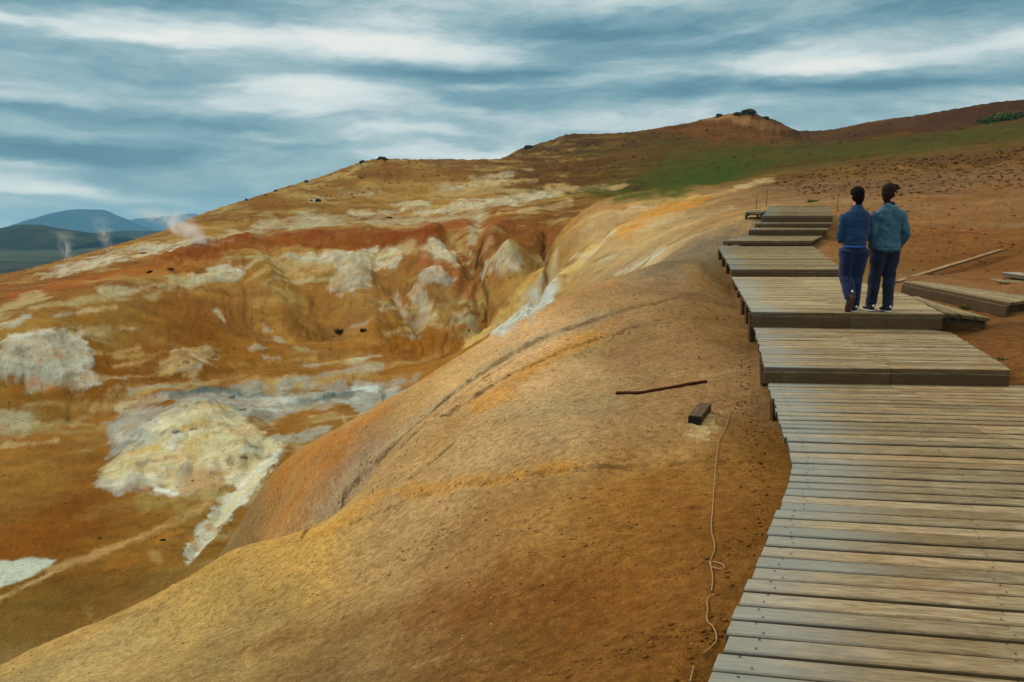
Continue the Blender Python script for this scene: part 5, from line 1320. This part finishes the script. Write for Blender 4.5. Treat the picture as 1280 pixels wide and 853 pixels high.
tube_path('rope', [(p[0], p[1], p[2]) for p in on_ground([(1197,408),(1199,398),(1203,400),(1214,410),(1219,404),(1226,400),(1231,404),(1225,409),(1217,407),(1224,399),(1234,406)], .02)], .005, M_ROPE, 'tangle of pale rope at the end of the diagonal boards', 'rope', 'ropes on the slope')
bt = on_ground([(770,493),(785,492.5),(799,493),(812,490.5),(830,487.5),(848,484.5),(864,481),(883,478.5)], .014)
tube_path('branch', bt, .016, M_STICK, 'thin dark branch lying across the near slope', 'branch')
# block of timber
q0 = hit(868, 530); q1 = hit(881, 513)
ax_ = (q1-q0); ax_.z = 0; L_ = min(ax_.length, .9); ax_.normalize()
tb_ = thing('timber_block', 'short dark sawn timber block lying on the pale patch of the slope', 'timber', q0)
tb_.rotation_euler = (0, 0, math.atan2(-ax_.x, ax_.y))
gzz = lambda d: gz(q0.x+ax_.x*d, q0.y+ax_.y*d)-q0.z
bm = bmesh.new(); rnd = random.Random(3); board(bm, Vector((0, .0, .072+gzz(0))), Vector((0, L_, .072+gzz(L_))), .115, .085, rnd, 3)
M_BLOCK = wood('dark_block_timber', (104, 88, 72), (70, 54, 42), (120, 106, 88), .4, False); link('beam', bm, M_BLOCK, tb_)
bm = bmesh.new()
vs = [bm.verts.new(p) for p in ((-.056, -.003, .068+gzz(0)), (.056, -.003, .068+gzz(0)), (.056, -.003, -.012+gzz(0)), (-.056, -.003, -.012+gzz(0)))]; bm.faces.new(vs)
g_ = bmesh.ops.extrude_face_region(bm, geom=bm.faces[:]); bmesh.ops.translate(bm, verts=[e for e in g_['geom'] if isinstance(e, bmesh.types.BMVert)], vec=(0, -.004, 0))
link('dark_end', bm, plain('dark_end', (24, 20, 20), .8, .3, 40), tb_)  # thin dark plate over the near end of the block
# long loose plank on the slope at the right
a, b = hit(1121, 354.5), hit(1250, 321); a.z += .05; b.z += .17
bm = bmesh.new(); rnd = random.Random(8); board(bm, a, b, .11, .045, rnd, 10)
tag(link('loose_plank', bm, wood('loose_plank_timber', (150, 128, 98), (108, 84, 60), (168, 150, 122), .3, False)), 'long loose plank lying up the brown slope right of the people', 'plank')
a, b = hit(1262, 347.5), hit(1290, 352); a.z += .10; b.z += .10
bm = bmesh.new(); board(bm, a, b, .28, .07, rnd, 3); tag(link('loose_plank', bm, M_FAR), 'short pale plank end lying behind the upper side walkway end', 'plank')
M_STAKE = plain('rusty_stake', (52, 38, 30), .8, .3, 20)
for lab, u, v, hp_ in (('thin marker stake left of the top landing, taller of two', 957.5, 259, 21), ('thin marker stake left of the top landing, shorter one', 945, 261, 16), ('thin marker stake right of the top landing', 1046, 266, 18)):
    q = hit(u, v); k = 27.0/FOC if q.y < 40 else q.y/FOC
    st = thing('marker_stake', lab, 'stake', q, 0, 'marker stakes by the top landing'); bm = bmesh.new(); k = q.y/FOC
    tube(bm, [(0, 0, -.1, .012, .012), (.01, 0, hp_*k*.5, .011, .011), (.02, 0, hp_*k, .010, .010)], 8); link('shaft', bm, M_STAKE, st, True)
    bm = bmesh.new(); tube(bm, [(.02, 0, hp_*k-.01, .016, .016), (.02, 0, hp_*k+.012, .016, .016)], 8); link('cap', bm, M_STAKE, st, True)

# ---------------------------------------------------------------- steam from the vents
def steam(label, u, v, top_u, top_v, width_px, dens, seed):
    q = hit(u, v); k = q.y/FOC; h_ = (v-top_v)*k; lean = (top_u-u)*k; w = width_px*k
    bm = bmesh.new(); rings = []
    for i in range(9):                                  # a bent cone of vapour that widens as it rises
        f = i/8; c = Vector((lean*f**1.2, 0, -.2+(h_+.2)*f)); r = w*(.16+.55*f)
        rings.append([bm.verts.new(c+Vector((r*math.cos(6.283*j/16), r*.8*math.sin(6.283*j/16), 0))) for j in range(16)])
    for r0, r1 in zip(rings[:-1], rings[1:]):
        for j in range(16): bm.faces.new((r0[j], r0[(j+1) % 16], r1[(j+1) % 16], r1[j]))
    bm.faces.new(rings[0][::-1]); bm.faces.new(rings[-1])
    m, N = new_mat('steam'); p = N.n('ShaderNodeTexCoord').outputs['Object']; s = N.n('ShaderNodeSeparateXYZ', i_0=p)
    f = N.m('DIVIDE', s.outputs[2], h_, clamp=True)
    cx = N.m('MULTIPLY', N.m('POWER', f, 1.2), lean); dx_ = N.m('SUBTRACT', s.outputs[0], cx); rr_ = N.m('MULTIPLY', N.m('ADD', N.m('MULTIPLY', f, .55), .16), w)
    rad = N.m('DIVIDE', N.m('SQRT', N.m('ADD', N.m('MULTIPLY', dx_, dx_), N.m('MULTIPLY', s.outputs[1], N.m('MULTIPLY', s.outputs[1], 1.5)))), rr_)
    n_ = N.noise(N.mapping(p, loc=(seed, 0, 0)), 3.2/w, 5, .6, 1.0)
    d_ = N.m('MULTIPLY', N.m('MULTIPLY', N.step(rad, .15, .95, 1, 0), N.step(n_, .40, .68)), N.m('MULTIPLY', N.step(f, 0, 1.0, 1.0, .0), dens))
    vs_ = N.n('ShaderNodeVolumePrincipled', i_Color=(.95, .96, .98, 1), i_Density=d_, i_Anisotropy=.2)
    N.n('ShaderNodeOutputMaterial', i_Volume=vs_.outputs[0])
    o = link('steam', bm, m); o.location = q; stuff(o, label, 'steam')
steam('white steam rising from the vent on the left plateau', 248, 304, 186, 256, 84, 2.2, 3)
steam('thin wisp of steam in the middle of the left edge of the plateau', 137, 318, 128, 266, 32, .9, 9)
steam('faint wisp of steam nearest the left edge of the picture', 86, 330, 80, 280, 34, .8, 15)

# ---------------------------------------------------------------- the air between here and the mountains
bm = bmesh.new(); bmesh.ops.create_cube(bm, size=1, matrix=Matrix.Translation((0, 4200, 35)) @ Matrix.Diagonal((13000, 9800, 250, 1)))
hz, N = new_mat('haze'); v_ = N.n('ShaderNodeVolumePrincipled', i_Color=(.28, .68, 1.0, 1), i_Density=HAZE_D, i_Anisotropy=.1)
N.n('ShaderNodeOutputMaterial', i_Volume=v_.outputs[0])
stuff(link('haze', bm, hz), 'blue haze in the air over the plain', 'haze')
